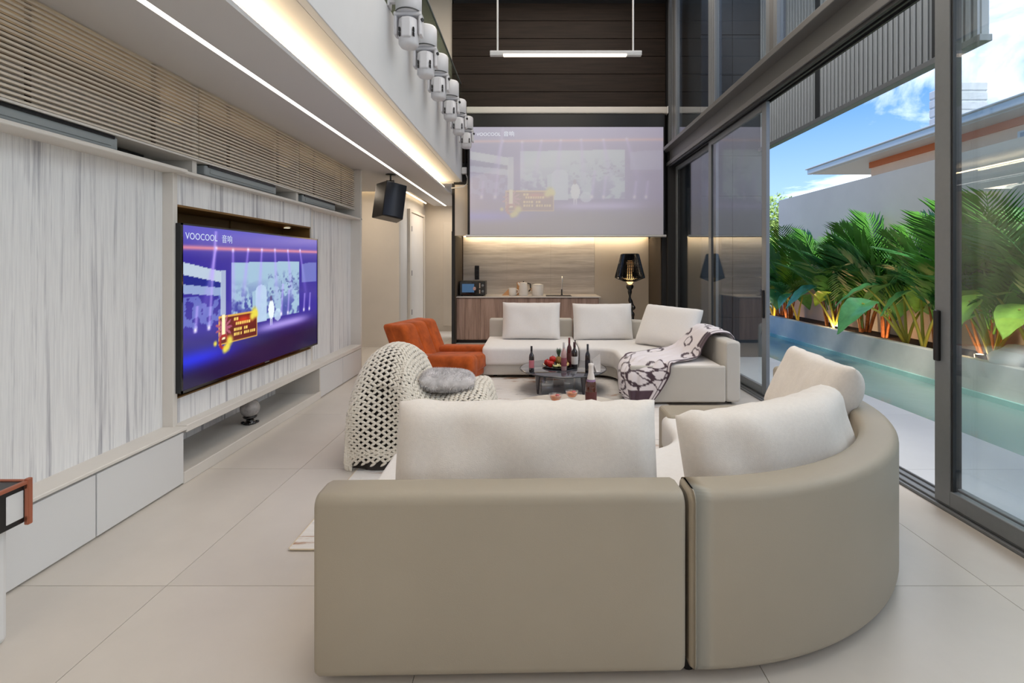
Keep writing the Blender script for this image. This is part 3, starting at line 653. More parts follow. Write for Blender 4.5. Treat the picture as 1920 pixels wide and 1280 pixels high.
for z in (-0.10, 0.13):
    obj('driver', MB().lathe([(0.0, 0.0), (0.05, 0.004), (0.085 if z < 0 else 0.05, 0.012), (0.0, 0.012)], n=20).xform(Mr @ Matrix.Translation((0, -0.15, z)) @ Euler((R(90), 0, 0)).to_matrix().to_4x4()), m_frame_dk, sp)

# ------------------------------------------------------------------ projector screen
m_proj = attr_mat('projected_picture', 0.9, emis=1.0, diff=0.55, spec=0.1)
ps = thing('projector_screen', 'large pull-down projection screen showing a washed-out purple stage picture', 'projection screen', (0.55, 8.78, 2.03))
obj('roller_case', MB().box(-1.20, 2.40, 8.78, 8.90, 4.17, 4.29), m_offwhite, ps, world=True, bevel=0.02)
obj('end_cap', B(-1.225, -1.20, 8.77, 8.905, 4.165, 4.295), m_white, ps, world=True, bevel=0.01)
obj('end_cap', B(2.395, 2.42, 8.77, 8.905, 4.165, 4.295), m_white, ps, world=True, bevel=0.01)
obj('cloth', B(-1.18, 2.36, 8.815, 8.818, 1.99, 4.18), m_black, ps, world=True)
SX0, SX1, SZ0, SZ1 = -1.14, 2.335, 2.0, 3.93
s2 = screen_obj('picture', ps, m_proj, (SX0, 8.811, SZ0), (SX1-SX0, 0, 0), (0, 0, SZ1-SZ0), 260, 146, washed=True)
MP = Matrix(((1, 0, 0, -1.02), (0, 0, -1, 8.808), (0, 1, 0, 3.77), (0, 0, 0, 1)))
m_txt2 = emit('projected_lettering', (0.92, 0.95, 1.0), 0.85)
o = obj('lettering', text_mb('VOOCOOL', 0.085, MP), m_txt2, s2); o.location = -ps.location
MP2 = MP.copy(); MP2.translation = Vector((-0.54, 8.808, 3.77)); o = obj('lettering', text_mb('\u97f3\u54cd', 0.10, MP2), m_txt2, s2); o.location = -ps.location
obj('weight_bar', MB().tube([(-1.21, 8.815, 1.975), (2.385, 8.815, 1.975)], 0.022, 10), m_white, ps, world=True)

# pendant
pe = thing('pendant_light', 'slim linear pendant lamp on two white rods in the double-height void', 'lamp', (0.45, 5.9, 3.97))
obj('bar', MB().box(-0.52, 1.30, 5.87, 5.93, 3.985, 4.02).box(-0.52, -0.36, 5.87, 5.93, 3.965, 3.985).box(1.12, 1.30, 5.87, 5.93, 3.965, 3.985), m_white, pe, world=True, bevel=0.006)
obj('light_tube', B(-0.36, 1.12, 5.873, 5.927, 3.96, 3.984), emit('pendant_glow', (1.0, 0.80, 0.62), 2.6), pe, world=True, bevel=0.006)
for x in (-0.43, 1.20): obj('rod', MB().tube([(x, 5.9, 4.02), (x, 5.9, 6.4)], 0.011, 8), m_white, pe, world=True)

# balcony glass, moving-head stage lights, cable
bg_ = thing('glass_balustrade', 'green-tinted glass balustrade on top of the white balcony edge', 'balustrade', (-1.33, 3, 3.77))
for k in range(6): obj('glass_panel', B(-1.336, -1.324, -2.9+1.98*k+0.006, -2.9+1.98*(k+1)-0.006, 3.77, 4.76), m_glass_green, bg_, world=True)
obj('handrail', B(-1.345, -1.315, -2.95, 5.1, 4.76, 4.80), m_frame_dk, bg_, world=True, bevel=0.004)
obj('handrail', B(-1.342, -1.318, 5.1, 8.98, 4.76, 4.775), m_frame, bg_, world=True)
for y in (6.05, 8.95): obj('clamp', B(-1.35, -1.31, y-0.04, y+0.04, 3.77, 3.85), m_black, bg_, world=True)
m_shell = mat('white_lamp_shell', srgb(214, 214, 218), 0.35)
place = ['nearest the camera', 'second from the camera', 'third from the camera', 'fourth from the camera', 'second from the far wall', 'right beside the projection screen']
def moving_head():
    t_ = thing('stage_light', '', 'stage light', (0, 0, 0), group='white moving-head stage lights along the balcony')
    obj('base', MB().lathe([(0.10, 0.30), (0.115, 0.31), (0.115, 0.50), (0.105, 0.52), (0.0, 0.52)], n=24), m_shell, t_)
    obj('seam_ring', MB().lathe([(0.117, 0.30), (0.119, 0.306), (0.117, 0.312)], n=24, cap=False), m_frame_dk, t_)
    obj('yoke', MB().box(-0.125, -0.095, -0.05, 0.05, 0.10, 0.30).box(0.095, 0.125, -0.05, 0.05, 0.10, 0.30).box(-0.125, 0.125, -0.06, 0.06, 0.27, 0.305), m_shell, t_, bevel=0.012)
    obj('head', MB().lathe([(0.0, 0.0), (0.07, 0.005), (0.088, 0.03), (0.092, 0.14), (0.088, 0.24), (0.06, 0.262), (0, 0.265)], n=24), m_shell, t_)
    obj('front_cowl', MB().box(-0.045, 0.045, -0.104, -0.07, 0.06, 0.24), m_shell, t_, bevel=0.03, seg=3)
    for s in (-1, 1):
        obj('vent', MB().box(s*0.062-0.006, s*0.062+0.006, -0.088, -0.06, 0.075, 0.105).box(s*0.062-0.006, s*0.062+0.006, -0.088, -0.06, 0.115, 0.15), m_black, t_)
    obj('knob', MB().tube([(0.12, -0.03, 0.235), (0.135, -0.04, 0.235)], 0.017, 10), m_black, t_)
    obj('arm_bracket', MB().box(-0.17, -0.07, -0.02, 0.02, 0.40, 0.44).box(-0.18, -0.165, -0.05, 0.05, 0.36, 0.48), m_shell, t_, bevel=0.004)
    return t_
mh0 = moving_head()
for k, y in enumerate((4.41, 5.11, 5.80, 6.62, 7.36, 8.20)):
    o = mh0 if k == 0 else copy_tree(mh0)
    o.location = (-1.12, y, 3.40); o['label'] = 'white moving-head stage light under the glass balustrade, %s' % place[k]
cb = thing('junction_box', 'white junction box with a looping cable at the far end of the balcony', 'junction box', (-1.29, 8.9, 2.97))
obj('box', B(-1.299, -1.20, 8.86, 8.96, 3.10, 3.22), m_white, cb, world=True, bevel=0.01)
obj('cable', MB().tube([(-1.22, 8.9, 3.10), (-1.19, 8.9, 3.02), (-1.20, 8.88, 2.92), (-1.27, 8.86, 2.86), (-1.36, 8.86, 2.85), (-1.48, 8.86, 2.84)], 0.012, 8), m_white, cb, world=True)
obj('conduit', MB().tube([(-1.24, 8.93, 3.2), (-1.24, 8.95, 3.9)], 0.012, 8), m_black, cb, world=True)
# ================================================================== SOFAS
def offset_path(pts, d):
    """shift a plan path to its left-hand normal by d"""
    out = []
    for i, p_ in enumerate(pts):
        a = Vector(pts[max(i-1, 0)]); b_ = Vector(pts[min(i+1, len(pts)-1)]); t_ = (b_-a).normalized()
        out.append((p_[0]-t_.y*d, p_[1]+t_.x*d))
    return out
def rrect(a0, a1, z0, z1, r, n=4, crown=0.0):
    P = []
    for cx_, cz, s in ((a1-r, z1-r, 0), (a0+r, z1-r, 1), (a0+r, z0+r, 2), (a1-r, z0+r, 3)):
        for k in range(n+1):
            a = (s+k/n)*PI/2; P.append((cx_+r*math.cos(a), cz+r*math.sin(a)))
    return P
def sweep(path, prof, mb=None, capr=0.02):
    """profile (offset, z) swept along path; ends pulled in a little for a soft rounded cap"""
    mb = mb or MB(); co = (sum(q[0] for q in prof)/len(prof), sum(q[1] for q in prof)/len(prof))
    n = len(path); rows = []
    def row(i, k, ext):
        a = Vector(path[max(i-1, 0)]); b_ = Vector(path[min(i+1, n-1)]); t_ = (b_-a).normalized(); p0 = Vector(path[i])+t_*ext
        r_ = []
        for off, z in prof:
            o_ = co[0]+(off-co[0]); d_ = k
            vx, vz = off-co[0], z-co[1]; L = math.hypot(vx, vz) or 1
            off2, z2 = off-math.copysign(min(abs(vx), d_), vx), z-math.copysign(min(abs(vz), d_), vz)
            r_.append((p0.x-t_.y*off2, p0.y+t_.x*off2, z2))
        return r_
    rows.append(row(0, capr, 0)); rows.append(row(0, capr*0.3, capr*0.3)); rows.append(row(0, 0, capr))
    for i in range(1, n-1): rows.append(row(i, 0, 0))
    rows.append(row(n-1, 0, -capr)); rows.append(row(n-1, capr*0.3, -capr*0.3)); rows.append(row(n-1, capr, 0))
    mb.grid(rows, closed_v=True, flip=False)
    mb.add(rows[0], [tuple(reversed(range(len(prof))))]); mb.add(rows[-1], [tuple(range(len(prof)))])
    return mb
def sofa_module(label, path, loc, inner, seat_cut=None, group=None, flip=1, panel=None):
    s = thing('sofa_module', label, 'sofa', loc, group=group)
    f = flip
    def sw(pth, a0, a1, z0, z1, r):
        pr = [(f*o_, z) for o_, z in rrect(a0, a1, z0, z1, r)]
        return sweep(pth, pr if f > 0 else list(reversed(pr)))
    obj('backrest', sw(path, 0.0, 0.16, 0.03, 0.66, 0.035), m_leather_shade if f > 0 else m_leather_lit, s, world=True)
    sp_ = path[:seat_cut] if seat_cut else path
    obj('seat_base', sw(sp_, 0.165, inner-0.04, 0.045, 0.185, 0.02), m_leather_shade if f > 0 else m_leather_lit, s, world=True)
    obj('seat', sw(sp_, 0.165, inner, 0.175, 0.405, 0.045), m_seat, s, world=True)
    n = len(path)
    for i in (1, n//2, n-2):
        q = offset_path(path, f*0.08)[i]; q2 = offset_path(path, f*(inner-0.2))[i] if i < (seat_cut or n) else None
        for w in (q, q2):
            if w: obj('foot', MB().lathe([(0.022, 0), (0.025, 0.045)], (w[0], w[1], 0), 12), m_black, s, world=True)
    return s
def arc(cx_, cy, r, a0, a1, n): return [(cx_+r*math.cos(a0+(a1-a0)*k/n), cy+r*math.sin(a0+(a1-a0)*k/n)) for k in range(n+1)]
def seg_(a, b_, n): return [(a[0]+(b_[0]-a[0])*k/n, a[1]+(b_[1]-a[1])*k/n) for k in range(n+1)]
# near pair: outer back faces the camera
A = seg_((-0.755, 1.672), (0.532, 1.698), 8)
sofa_module('straight cream sofa section with its flat greige back turned to the camera', A, (-0.11, 2.2, 0), 1.10, group='near curved sofa sections')
Bp = [(0.545, 1.70)]+arc(0.56, 3.11, 1.41, -PI/2, 0, 30)+seg_((1.975, 3.2), (2.04, 3.85), 6)
s = sofa_module('curved corner sofa section with rounded greige back beside the sliding doors', Bp, (1.2, 2.5, 0), 1.10, seat_cut=34, group='near curved sofa sections')
obj('end_block', B(0.92, 1.85, 3.34, 3.62, 0.045, 0.425), m_leather_shade, s, world=True, bevel=0.03, seg=4)
# far pair: outer back faces the far wall
Cp = seg_((-0.65, 7.40), (0.575, 7.40), 8)
sofa_module('straight white sofa section in front of the kitchenette', Cp, (0, 6.9, 0), 1.17, flip=-1, group='far curved sofa sections')
Dp = [(0.59, 7.40)]+arc(0.75, 5.99, 1.41, PI/2, 0, 30)+seg_((2.16, 5.9), (2.15, 5.08), 8)
s = sofa_module('curved white sofa section draped with a patterned throw by the glass doors', Dp, (1.5, 6.3, 0), 1.17, flip=-1, group='far curved sofa sections')
obj('end_panel', B(1.0, 1.985, 5.05, 5.10, 0.035, 0.412), m_leather_lit, s, world=True, bevel=0.02, seg=3)
# cushions
def cushion(label, loc, w, h, t, rot, seed, bend=0.0, m=m_fabric, wr=0.010, group=None, sag=0.0, p=5.0, name='cushion', pinch=0.04, pipe=True):
    mb = pillow_mb(w, h, t, seed=seed, bend=bend, wr=wr, sag=sag, p=p, pinch=pinch)
    o = obj(name, mb, m, loc=Vector(loc)); o.rotation_euler = rot; weld(o)
    tag(o, label, 'cushion', group); return o
cushion('wide cream back cushion standing behind the straight near sofa back', (-0.028, 2.07, 0.625), 1.10, 0.50, 0.27, (R(-10), 0, 0), 1, wr=0.028, group='cream cushions on the near sofa', p=7, pinch=0.015)
cushion('cream cushion curving along the rounded near sofa back', (1.15, 2.20, 0.62), 1.10, 0.46, 0.25, (R(-12), R(0), R(29)), 2, bend=1.15, wr=0.028, group='cream cushions on the near sofa', p=7, pinch=0.015)
cushion('cream cushion slumped at the far end of the near curved sofa', (1.755, 3.08, 0.645), 0.80, 0.48, 0.23, (R(24), R(0), R(84)), 3, bend=1.6, wr=0.022, group='cream cushions on the near sofa', p=6, pinch=0.02)
cushion('square white cushion first from the kitchenette side on the far sofa', (-0.03, 7.0, 0.655), 0.83, 0.54, 0.26, (R(-14), 0, R(-2)), 4, m=m_fabric2, group='white cushions on the far sofa', p=6)
cushion('square white cushion in the middle of the far sofa', (0.985, 6.98, 0.645), 0.85, 0.53, 0.26, (R(-14), 0, R(2)), 5, m=m_fabric2, group='white cushions on the far sofa', p=6)
cushion('square white cushion leaning tilted at the curved end of the far sofa', (1.74, 6.33, 0.65), 0.80, 0.58, 0.26, (R(-30), R(2), R(-46)), 6, m=m_fabric2, group='white cushions on the far sofa', p=6)

# ------------------------------------------------------------------ patterned throw
def crom(P, t):
    n = len(P)-1; i = min(int(t*n), n-1); f = t*n-i
    g = lambda k: Vector(P[max(0, min(n, k))])
    a, b_, c, d = g(i-1), g(i), g(i+1), g(i+2)
    return 0.5*((2*b_)+(c-a)*f+(2*a-5*b_+4*c-d)*f*f+(3*b_-a-3*c+d)*f**3)
rows_c = [[(2.22, 6.0, .38), (2.24, 5.75, .28), (2.23, 5.42, .33)], [(2.235, 6.02, .56), (2.25, 5.75, .56), (2.24, 5.45, .55)], [(2.17, 6.05, .69), (2.17, 5.77, .695), (2.17, 5.42, .685)],
          [(1.98, 6.1, .695), (1.97, 5.75, .70), (1.95, 5.36, .69)], [(1.86, 6.12, .60), (1.83, 5.75, .57), (1.84, 5.34, .55)], [(1.70, 6.05, .46), (1.70, 5.7, .45), (1.78, 5.30, .44)], [(1.38, 5.85, .425), (1.45, 5.5, .43), (1.52, 5.16, .425)],
          [(1.08, 5.60, .43), (1.14, 5.28, .435), (1.42, 5.02, .430)], [(.965, 5.52, .35), (.975, 5.08, .36), (1.40, 5.00, .33)], [(.950, 5.44, .18), (.965, 5.03, .18), (1.31, 4.99, .18)], [(.95, 5.38, .06), (.985, 5.01, .05), (1.20, 4.985, .03)]]
nu, nv = 150, 70
G = []
cols = []
ivory = np.array(srgb(226, 219, 222)); plum = np.array(srgb(70, 52, 62)); mauve = np.array(srgb(190, 172, 176))
for i in range(nu+1):
    u = i/nu; row = []
    cp = [crom([r[k] for r in rows_c], u) for k in range(3)]
    for j in range(nv+1):
        v = j/nv; q = crom(cp, v)
        fold = 0.016*math.sin(v*19+3*math.sin(u*5))+0.008*math.sin(v*41+u*9)
        amp = 1.0 if 0.15 < u < 0.68 else 1.4
        if u > 0.72: q = q+Vector((-0.6, -0.6, 0))*abs(fold)*amp
        elif u < 0.17: q = q+Vector((1, 0, 0))*abs(fold)
        else: q = q+Vector((0, 0, 1))*abs(fold)*amp
        q = q+Vector((0, 0, 0.004)); row.append(tuple(q))
        # print: border line, chain of rings, diagonal bars
        s_ = u*3.0; w_ = v
        c = ivory.copy()
        e = min(v, 1-v, u*2.5, (1-u)*2.5)
        if e < 0.035: c = plum
        elif 0.07 < e < 0.085: c = plum*1.2
        for cu_, cv_, rr_ in ((2.36, .42, .11), (2.42, .86, .10), (2.2, .80, .09), (1.4, .86, .09), (1.55, .80, .09), (1.25, .5, .1), (2.62, .30, .15), (2.70, .52, .14), (2.5, .66, .13), (2.84, .70, .12), (0.62, .3, .14), (0.72, .55, .13), (1.1, .2, .10), (1.75, .14, .09), (2.1, .18, .09)):
            dd = abs(math.hypot((s_-cu_)*1.0, (w_-cv_)*0.9)-rr_)
            if dd < 0.016: c = plum
        if u > 0.86 and 0.5 < v < 0.86 and 0.90 < u < 0.965: c = plum*1.3
        if abs((s_-2.3)-(w_-0.5)*0.9) < 0.012 and v > .25: c = plum
        if u > 0.3 and u < 0.42 and v > 0.8: c = plum
        if 0.66 < u < 0.9 and v < 0.10: c = plum*1.5
        cols.append(c)
    G.append(row)
mb = MB(); mb.grid(G)
th = obj('patterned_throw', mb, attr_mat('printed_throw', 0.6, sheen=0.3), solid=0.006)
set_col(th, np.array(cols)); tag(th, 'white silky throw with dark plum chain print draped over the far sofa arm', 'throw')

# ------------------------------------------------------------------ rug
def rug_mat():
    m = bpy.data.materials.new('watercolour_rug'); m.use_nodes = True; t = m.node_tree; b = t.nodes['Principled BSDF']; b.inputs['Roughness'].default_value = 1
    tcn = N(t, 'ShaderNodeTexCoord'); mpn = N(t, 'ShaderNodeMapping'); mpn.inputs['Scale'].default_value = (0.6, 2.4, 1); t.links.new(tcn.outputs['Object'], mpn.inputs[0])
    n1 = N(t, 'ShaderNodeTexNoise', i_Scale=1.3, i_Detail=9.0, i_Roughness=0.68, i_Distortion=0.7); t.links.new(mpn.outputs[0], n1.inputs['Vector'])
    r1 = ramp(t, [(0.32, srgb(120, 98, 88)), (0.37, srgb(176, 140, 116)), (0.41, srgb(222, 218, 214)), (0.56, srgb(230, 227, 224)), (0.61, srgb(158, 156, 156)), (0.68, srgb(222, 218, 212))]); t.links.new(n1.outputs[0], r1.inputs[0])
    t.links.new(r1.outputs[0], b.inputs['Base Color']); return m
rg = thing('area_rug', 'large rug with a blurred grey and tan watercolour pattern under both tables', 'rug', (0.1, 4.4, 0.0))
obj('pile', B(-1.245, 1.40, 2.49, 6.30, 0.001, 0.010), rug_mat(), rg, world=True, bevel=0.004)
obj('bound_edge', MB().tube([(-1.245, 6.3, 0.008), (-1.245, 2.50, 0.008), (-1.235, 2.49, 0.008), (1.39, 2.49, 0.008), (1.40, 2.50, 0.008), (1.40, 6.3, 0.008), (-1.245, 6.3, 0.008)], 0.004, 6), mat('tan_binding', srgb(214, 200, 176), .9), rg, world=True)

# ------------------------------------------------------------------ tables
m_smoke = thin_glass('smoked_glass', (0.30, 0.31, 0.34), 1.7, 0.02, 1.3)
m_smoke2 = mat('smoked_glass_top', srgb(70, 72, 80), 0.06, spec=0.8, coat=0.6)
m_clear = thin_glass('clear_acrylic', (0.90, 0.93, 0.95), 1.7, 0.03, 2.2)
ct = thing('coffee_table', 'low round smoked glass coffee table carrying bottles and a fruit tray', 'table', (0.345, 5.70, 0.011))
zt_ = 0.252
obj('tabletop', MB().lathe([(0.0, zt_-0.014), (0.488, zt_-0.014), (0.50, zt_-0.009), (0.50, zt_-0.005), (0.488, zt_), (0, zt_)], n=56), m_smoke2, ct)
obj('rim', MB().lathe([(0.500, zt_-0.012), (0.504, zt_-0.010), (0.504, zt_-0.004), (0.500, zt_-0.002)], n=56, cap=False), m_gloss_black, ct)
obj('under_frame', MB().lathe([(0.30, zt_-0.034), (0.33, zt_-0.034), (0.33, zt_-0.015), (0.30, zt_-0.015), (0.30, zt_-0.034)], n=40, cap=False), m_gloss_black, ct)
for k in range(4):
    a = R(215+90*k) if k < 4 else 0
    x, y = 0.36*math.cos(a), 0.36*math.sin(a)
    obj('leg', MB().lathe([(0.010, 0.0), (0.014, 0.03), (0.024, 0.14), (0.036, zt_-0.016)], (x, y, 0), 14), mat('smoked_acrylic_leg%d' % k, srgb(64, 58, 62), 0.12, coat=.4) if k == 0 else MATS['smoked_acrylic_leg0'], ct)
for k, (x0, x1) in enumerate(((-0.26, -0.12), (0.0, 0.11), (0.13, 0.25))):
    mb = MB(); yb = -0.22+0.06*k
    mb.grid([[(x0+(x1-x0)*i/8, yb-0.03*math.sin(i/8*PI), z) for z in (0.0, zt_-0.034)] for i in range(9)])
    obj('acrylic_panel', mb, m_clear, ct, solid=0.008)
m_marble = mat('cream_marble_top', srgb(226, 216, 202), 0.18, noise_s=3, noise_a=0.12, detail=9)
c2 = thing('coffee_table', 'round cream marble coffee table behind the near sofa holding two cocktails', 'table', (0.27, 3.70, 0.011))
zm = 0.339
obj('tabletop', MB().lathe([(0.0, zm-0.03), (0.49, zm-0.03), (0.50, zm-0.022), (0.50, zm-0.006), (0.494, zm), (0, zm)], n=56), m_marble, c2)
obj('pedestal', MB().lathe([(0.24, 0.0), (0.25, 0.02), (0.09, 0.06), (0.07, 0.18), (0.12, zm-0.031)], n=32), mat('brass', srgb(190, 150, 90), 0.25, 0.9), c2)
# bottles
m_wine = mat('dark_bottle_glass', srgb(24, 14, 16), 0.06, spec=0.8, coat=.5)
m_rose = mat('rose_bottle_glass', srgb(196, 160, 158), 0.08, spec=0.7, coat=.4)
m_red = mat('ruby_bottle_glass', srgb(84, 24, 28), 0.08, spec=0.7, coat=.4)
def bottle(label, loc, h, r, glass, lab_m, foil_m, style='wine', band=None, s=1.0):
    b_ = thing('bottle', label, 'bottle', loc, group='bottles on the coffee tables')
    if style == 'wine': pr = [(0.0, 0.004), (r*0.9, 0), (r, 0.006), (r, h*0.58), (r*0.88, h*0.66), (r*0.45, h*0.74), (r*0.37, h*0.80), (r*0.37, h*0.985), (0, h)]
    else: pr = [(0.0, 0.004), (r*0.9, 0), (r, 0.006), (r, h*0.42), (r*0.93, h*0.52), (r*0.62, h*0.66), (r*0.40, h*0.78), (r*0.36, h*0.97), (0, h)]
    obj('body', MB().lathe(pr, n=20), glass, b_)
    z0, z1 = (h*0.16, h*0.46) if style == 'wine' else (h*0.10, h*0.33)
    obj('label', MB().lathe([(r*1.01, z0), (r*1.02, z0+0.002), (r*1.02, z1-0.002), (r*1.01, z1)], n=20, cap=False), lab_m, b_)
    if style == 'wine': obj('capsule', MB().lathe([(r*0.40, h*0.80), (r*0.41, h*0.81), (r*0.41, h*1.0), (0, h*1.005)], n=16), foil_m, b_)
    else:
        obj('foil', MB().lathe([(r*0.72, h*0.61), (r*0.66, h*0.66), (r*0.46, h*0.78), (r*0.44, h*0.93), (r*0.48, h*0.95), (r*0.46, h*1.0), (0, h*1.01)], n=20), foil_m, b_)
        if band: obj('neck_band', MB().lathe([(r*0.82, h*0.565), (r*0.79, h*0.605), (r*0.74, h*0.615)], n=20, cap=False), band, b_)
    return b_
L = lambda n, c: mat(n, srgb(*c), 0.6)
Z1t = 0.263
bottle('small dark wine bottle with pink label on the smoked table beside the fruit', (-0.02, 5.47, Z1t), 0.285, 0.029, m_wine, L('pink_label', (190, 110, 120)), L('black_foil', (30, 24, 28)))
bottle('slim pale rose bottle with pink label beside the fruit tray', (0.345, 5.54, Z1t), 0.315, 0.032, m_rose, L('dusty_pink_label', (150, 80, 92)), L('silver_foil', (190, 186, 188)))
bottle('ruby red bottle standing behind the rose bottle', (0.425, 5.80, Z1t), 0.33, 0.030, m_red, L('brown_label', (96, 50, 50)), L('red_foil', (110, 40, 44)))
bottle('dark bottle with square white label beside the rose bottle', (0.475, 5.66, Z1t), 0.30, 0.036, m_wine, L('white_label', (222, 220, 218)), L('dark_red_foil', (60, 26, 34)))
bottle('plain black bottle standing alone on the door side of the smoked table', (0.60, 5.42, Z1t), 0.315, 0.028, m_wine, L('black_label', (34, 30, 40)), L('navy_foil', (30, 30, 44)))
bottle('sparkling wine bottle with white foil neck on the cream marble table', (0.455, 3.87, 0.350), 0.325, 0.044, mat('amber_dark_glass', srgb(74, 30, 20), .06, spec=.8, coat=.5), L('maroon_label', (92, 44, 44)), L('white_foil', (226, 222, 220)), 'fizz', L('violet_band', (150, 120, 160)))
nk = thing('napkin', 'small folded white napkin leaning against the black bottle', 'napkin', (0.65, 5.46, Z1t))
mb = MB(); mb.add([(0, 0, 0.13), (0.09, 0.0, 0.20), (0.10, 0.03, 0.12), (0.02, 0.03, 0.02), (0.05, -0.02, 0.0), (0.10, 0.01, 0.0)], [(0, 1, 2, 3), (3, 2, 5, 4), (0, 3, 4)])
obj('cloth', mb, m_fabric2, nk, solid=0.004)
# cocktails
m_drink = mat('orange_cocktail', srgb(222, 120, 56), 0.1, emis=srgb(206, 104, 50), estr=0.0, coat=.4)
m_cg = thin_glass('glass_crystal', (0.93, 0.94, 0.95), 1.5, 0.0, 1.6)
for k, (x, y, lab_) in enumerate(((0.165, 3.66, 'coupe glass of orange cocktail nearer the camera on the marble table'), (0.295, 3.76, 'coupe glass of orange cocktail beside the sparkling wine bottle'))):
    g = thing('cocktail_glass', lab_, 'glass', (x, y, 0.350), group='orange cocktails on the marble table')
    obj('bowl', MB().lathe([(0.006, 0.075), (0.028, 0.085), (0.045, 0.110), (0.049, 0.138), (0.046, 0.138), (0.042, 0.112), (0.0, 0.088)], n=24, cap=False), m_cg, g)
    obj('drink', MB().lathe([(0.0, 0.090), (0.03, 0.096), (0.041, 0.113), (0.0445, 0.128), (0, 0.128)], n=24), m_drink, g)
    obj('stem', MB().lathe([(0.034, 0.0), (0.034, 0.003), (0.006, 0.009), (0.004, 0.03), (0.004, 0.07), (0.008, 0.078)], n=16), m_cg, g)
    obj('garnish', MB().ell((0.015, -0.01, 0.134), (0.016, 0.016, 0.008), 10, 6), L('pink_garnish%d' % k, (200, 110, 110)), g)
# fruit tray
ft = thing('fruit_tray', 'round black tray of fruit on the smoked glass table', 'tray', (0.30, 5.74, Z1t))
obj('dish', MB().lathe([(0.15, 0.0), (0.19, 0.006), (0.205, 0.022), (0.198, 0.022), (0.185, 0.010), (0.0, 0.008)], n=36), m_gloss_black, ft)
m_apple = mat('red_apple_skin', srgb(196, 36, 26), 0.3, noise_s=18, noise_a=0.3)
m_leaf0 = mat('crown_leaf', srgb(70, 104, 80), 0.6)
m_melon = mat('melon_flesh', srgb(226, 196, 130), 0.5, noise_s=20, noise_a=.1)
m_star = mat('pale_melon', srgb(214, 214, 150), 0.5)
for k, (x, y, z, lab_) in enumerate(((0.20, 5.66, .045, 'red apple at the rim of the fruit tray nearest the camera'), (0.165, 5.75, .045, 'red apple at the outer side of the fruit tray'), (0.225, 5.74, .085, 'red apple lying on top of the two other apples'))):
    a = thing('apple', lab_, 'fruit', (x, y, Z1t+z-0.034), group='red apples on the fruit tray')
    pr = [(0.0, 0.006), (0.018, 0.0), (0.034, 0.014), (0.040, 0.038), (0.034, 0.062), (0.016, 0.072), (0.0, 0.064)]
    obj('flesh', MB().lathe(pr, n=18), m_apple, a); obj('stem', MB().tube([(0, 0, 0.064), (0.006, 0, 0.085)], 0.002, 5), m_soil, a)
pa = thing('pineapple', 'small pineapple with green crown on the fruit tray', 'fruit', (0.30, 5.80, Z1t+0.009))
obj('flesh', MB().lathe([(0.0, 0.0), (0.032, 0.006), (0.045, 0.04), (0.04, 0.08), (0.02, 0.10), (0, 0.10)], n=16), mat('pineapple_skin', srgb(150, 120, 60), .6, noise_s=60, noise_a=.4), pa)
mb = MB()
for k in range(18):
    a = k*2.4; t_ = 0.25+0.5*(k/18); L_ = 0.10*(1.2-0.4*k/18)
    d_ = Vector((math.cos(a)*t_*0.7, math.sin(a)*t_*0.7, 1)).normalized(); s2_ = Vector((-math.sin(a), math.cos(a), 0))*0.010
    b0 = Vector((0, 0, 0.09)); mb.add([b0-s2_, b0+s2_, b0+d_*L_*0.6+s2_*0.8, b0+d_*L_, b0+d_*L_*0.6-s2_*0.8], [(0, 1, 2, 3, 4)])
obj('crown', mb, m_leaf0, pa, solid=0.002)
for k, (x, y, z, a, mm_) in enumerate(((0.26, 5.63, 0.011, 0.3, m_star), (0.315, 5.635, 0.011, -0.4, m_star), (0.38, 5.68, 0.011, 1.0, m_melon), (0.385, 5.78, 0.011, 1.9, m_melon), (0.37, 5.73, 0.045, 1.4, m_melon))):
    lb = ['pale green melon wedge at the front of the tray by the apples', 'pale green melon wedge at the front of the tray by the rose bottle', 'orange melon wedge low on the tray by the bottles', 'orange melon wedge at the back of the tray', 'orange melon wedge resting on the two others'][k]
    w = thing('melon_slice', lb, 'fruit', (x, y, Z1t+z), a, 'melon slices on the fruit tray')
    n_ = 10; mb = MB(); rows = []
    for i in range(n_+1):
        th_ = -0.9+1.8*i/n_; wd = 0.022*math.cos(th_)+0.004
        c_ = Vector((0.055*math.sin(th_), 0, 0.05-0.05*math.cos(th_)))
        rows.append([c_+Vector((0, -wd, 0.014)), c_+Vector((0, 0, -0.0)), c_+Vector((0, wd, 0.014)), c_+Vector((0, 0, 0.03))])
    mb.grid(rows, closed_v=True, flip=True); obj('flesh', mb, mm_, w)
    obj('rind', MB().tube([(0.057*math.sin(-0.85+1.7*i/8), 0, 0.048-0.052*math.cos(-0.85+1.7*i/8)) for i in range(9)], 0.005, 6), m_leaf0, w)

# ------------------------------------------------------------------ rust armchair
def slab_pts(profile, w0, w1, n=10):
    return profile
ar_ = thing('armchair', 'rust orange velvet armchair with channelled reclined back beside the far sofa', 'armchair', (-1.06, 6.24, 0), R(-16))
def soft_box(x0, x1, y0, y1, z0, z1, r, n=5, shear=(0, 0)):
    """rounded block; shear = x shift per z, z shift per x"""
    mb = MB(); rows = []
    for i in range(2*n+2):
        t_ = i/(2*n+1); a = -PI/2+PI*t_
        yy = (y0+r) + (0 if i <= n else (y1-y0-2*r)) + r*math.sin(a); k = r*(1-math.cos(a))
        row = []
        for q in rrect(x0+k, x1-k, z0+k, z1-k, max(r-k*0.5, 0.01), 4):
            row.append((q[0]+shear[0]*(q[1]-z0), yy, q[1]+shear[1]*(q[0]-x0)))
        rows.append(row)
    mb.grid(rows, closed_v=True, flip=True); mb.add(rows[0], [tuple(reversed(range(len(rows[0]))))]); mb.add(rows[-1], [tuple(range(len(rows[-1])))])
    return mb
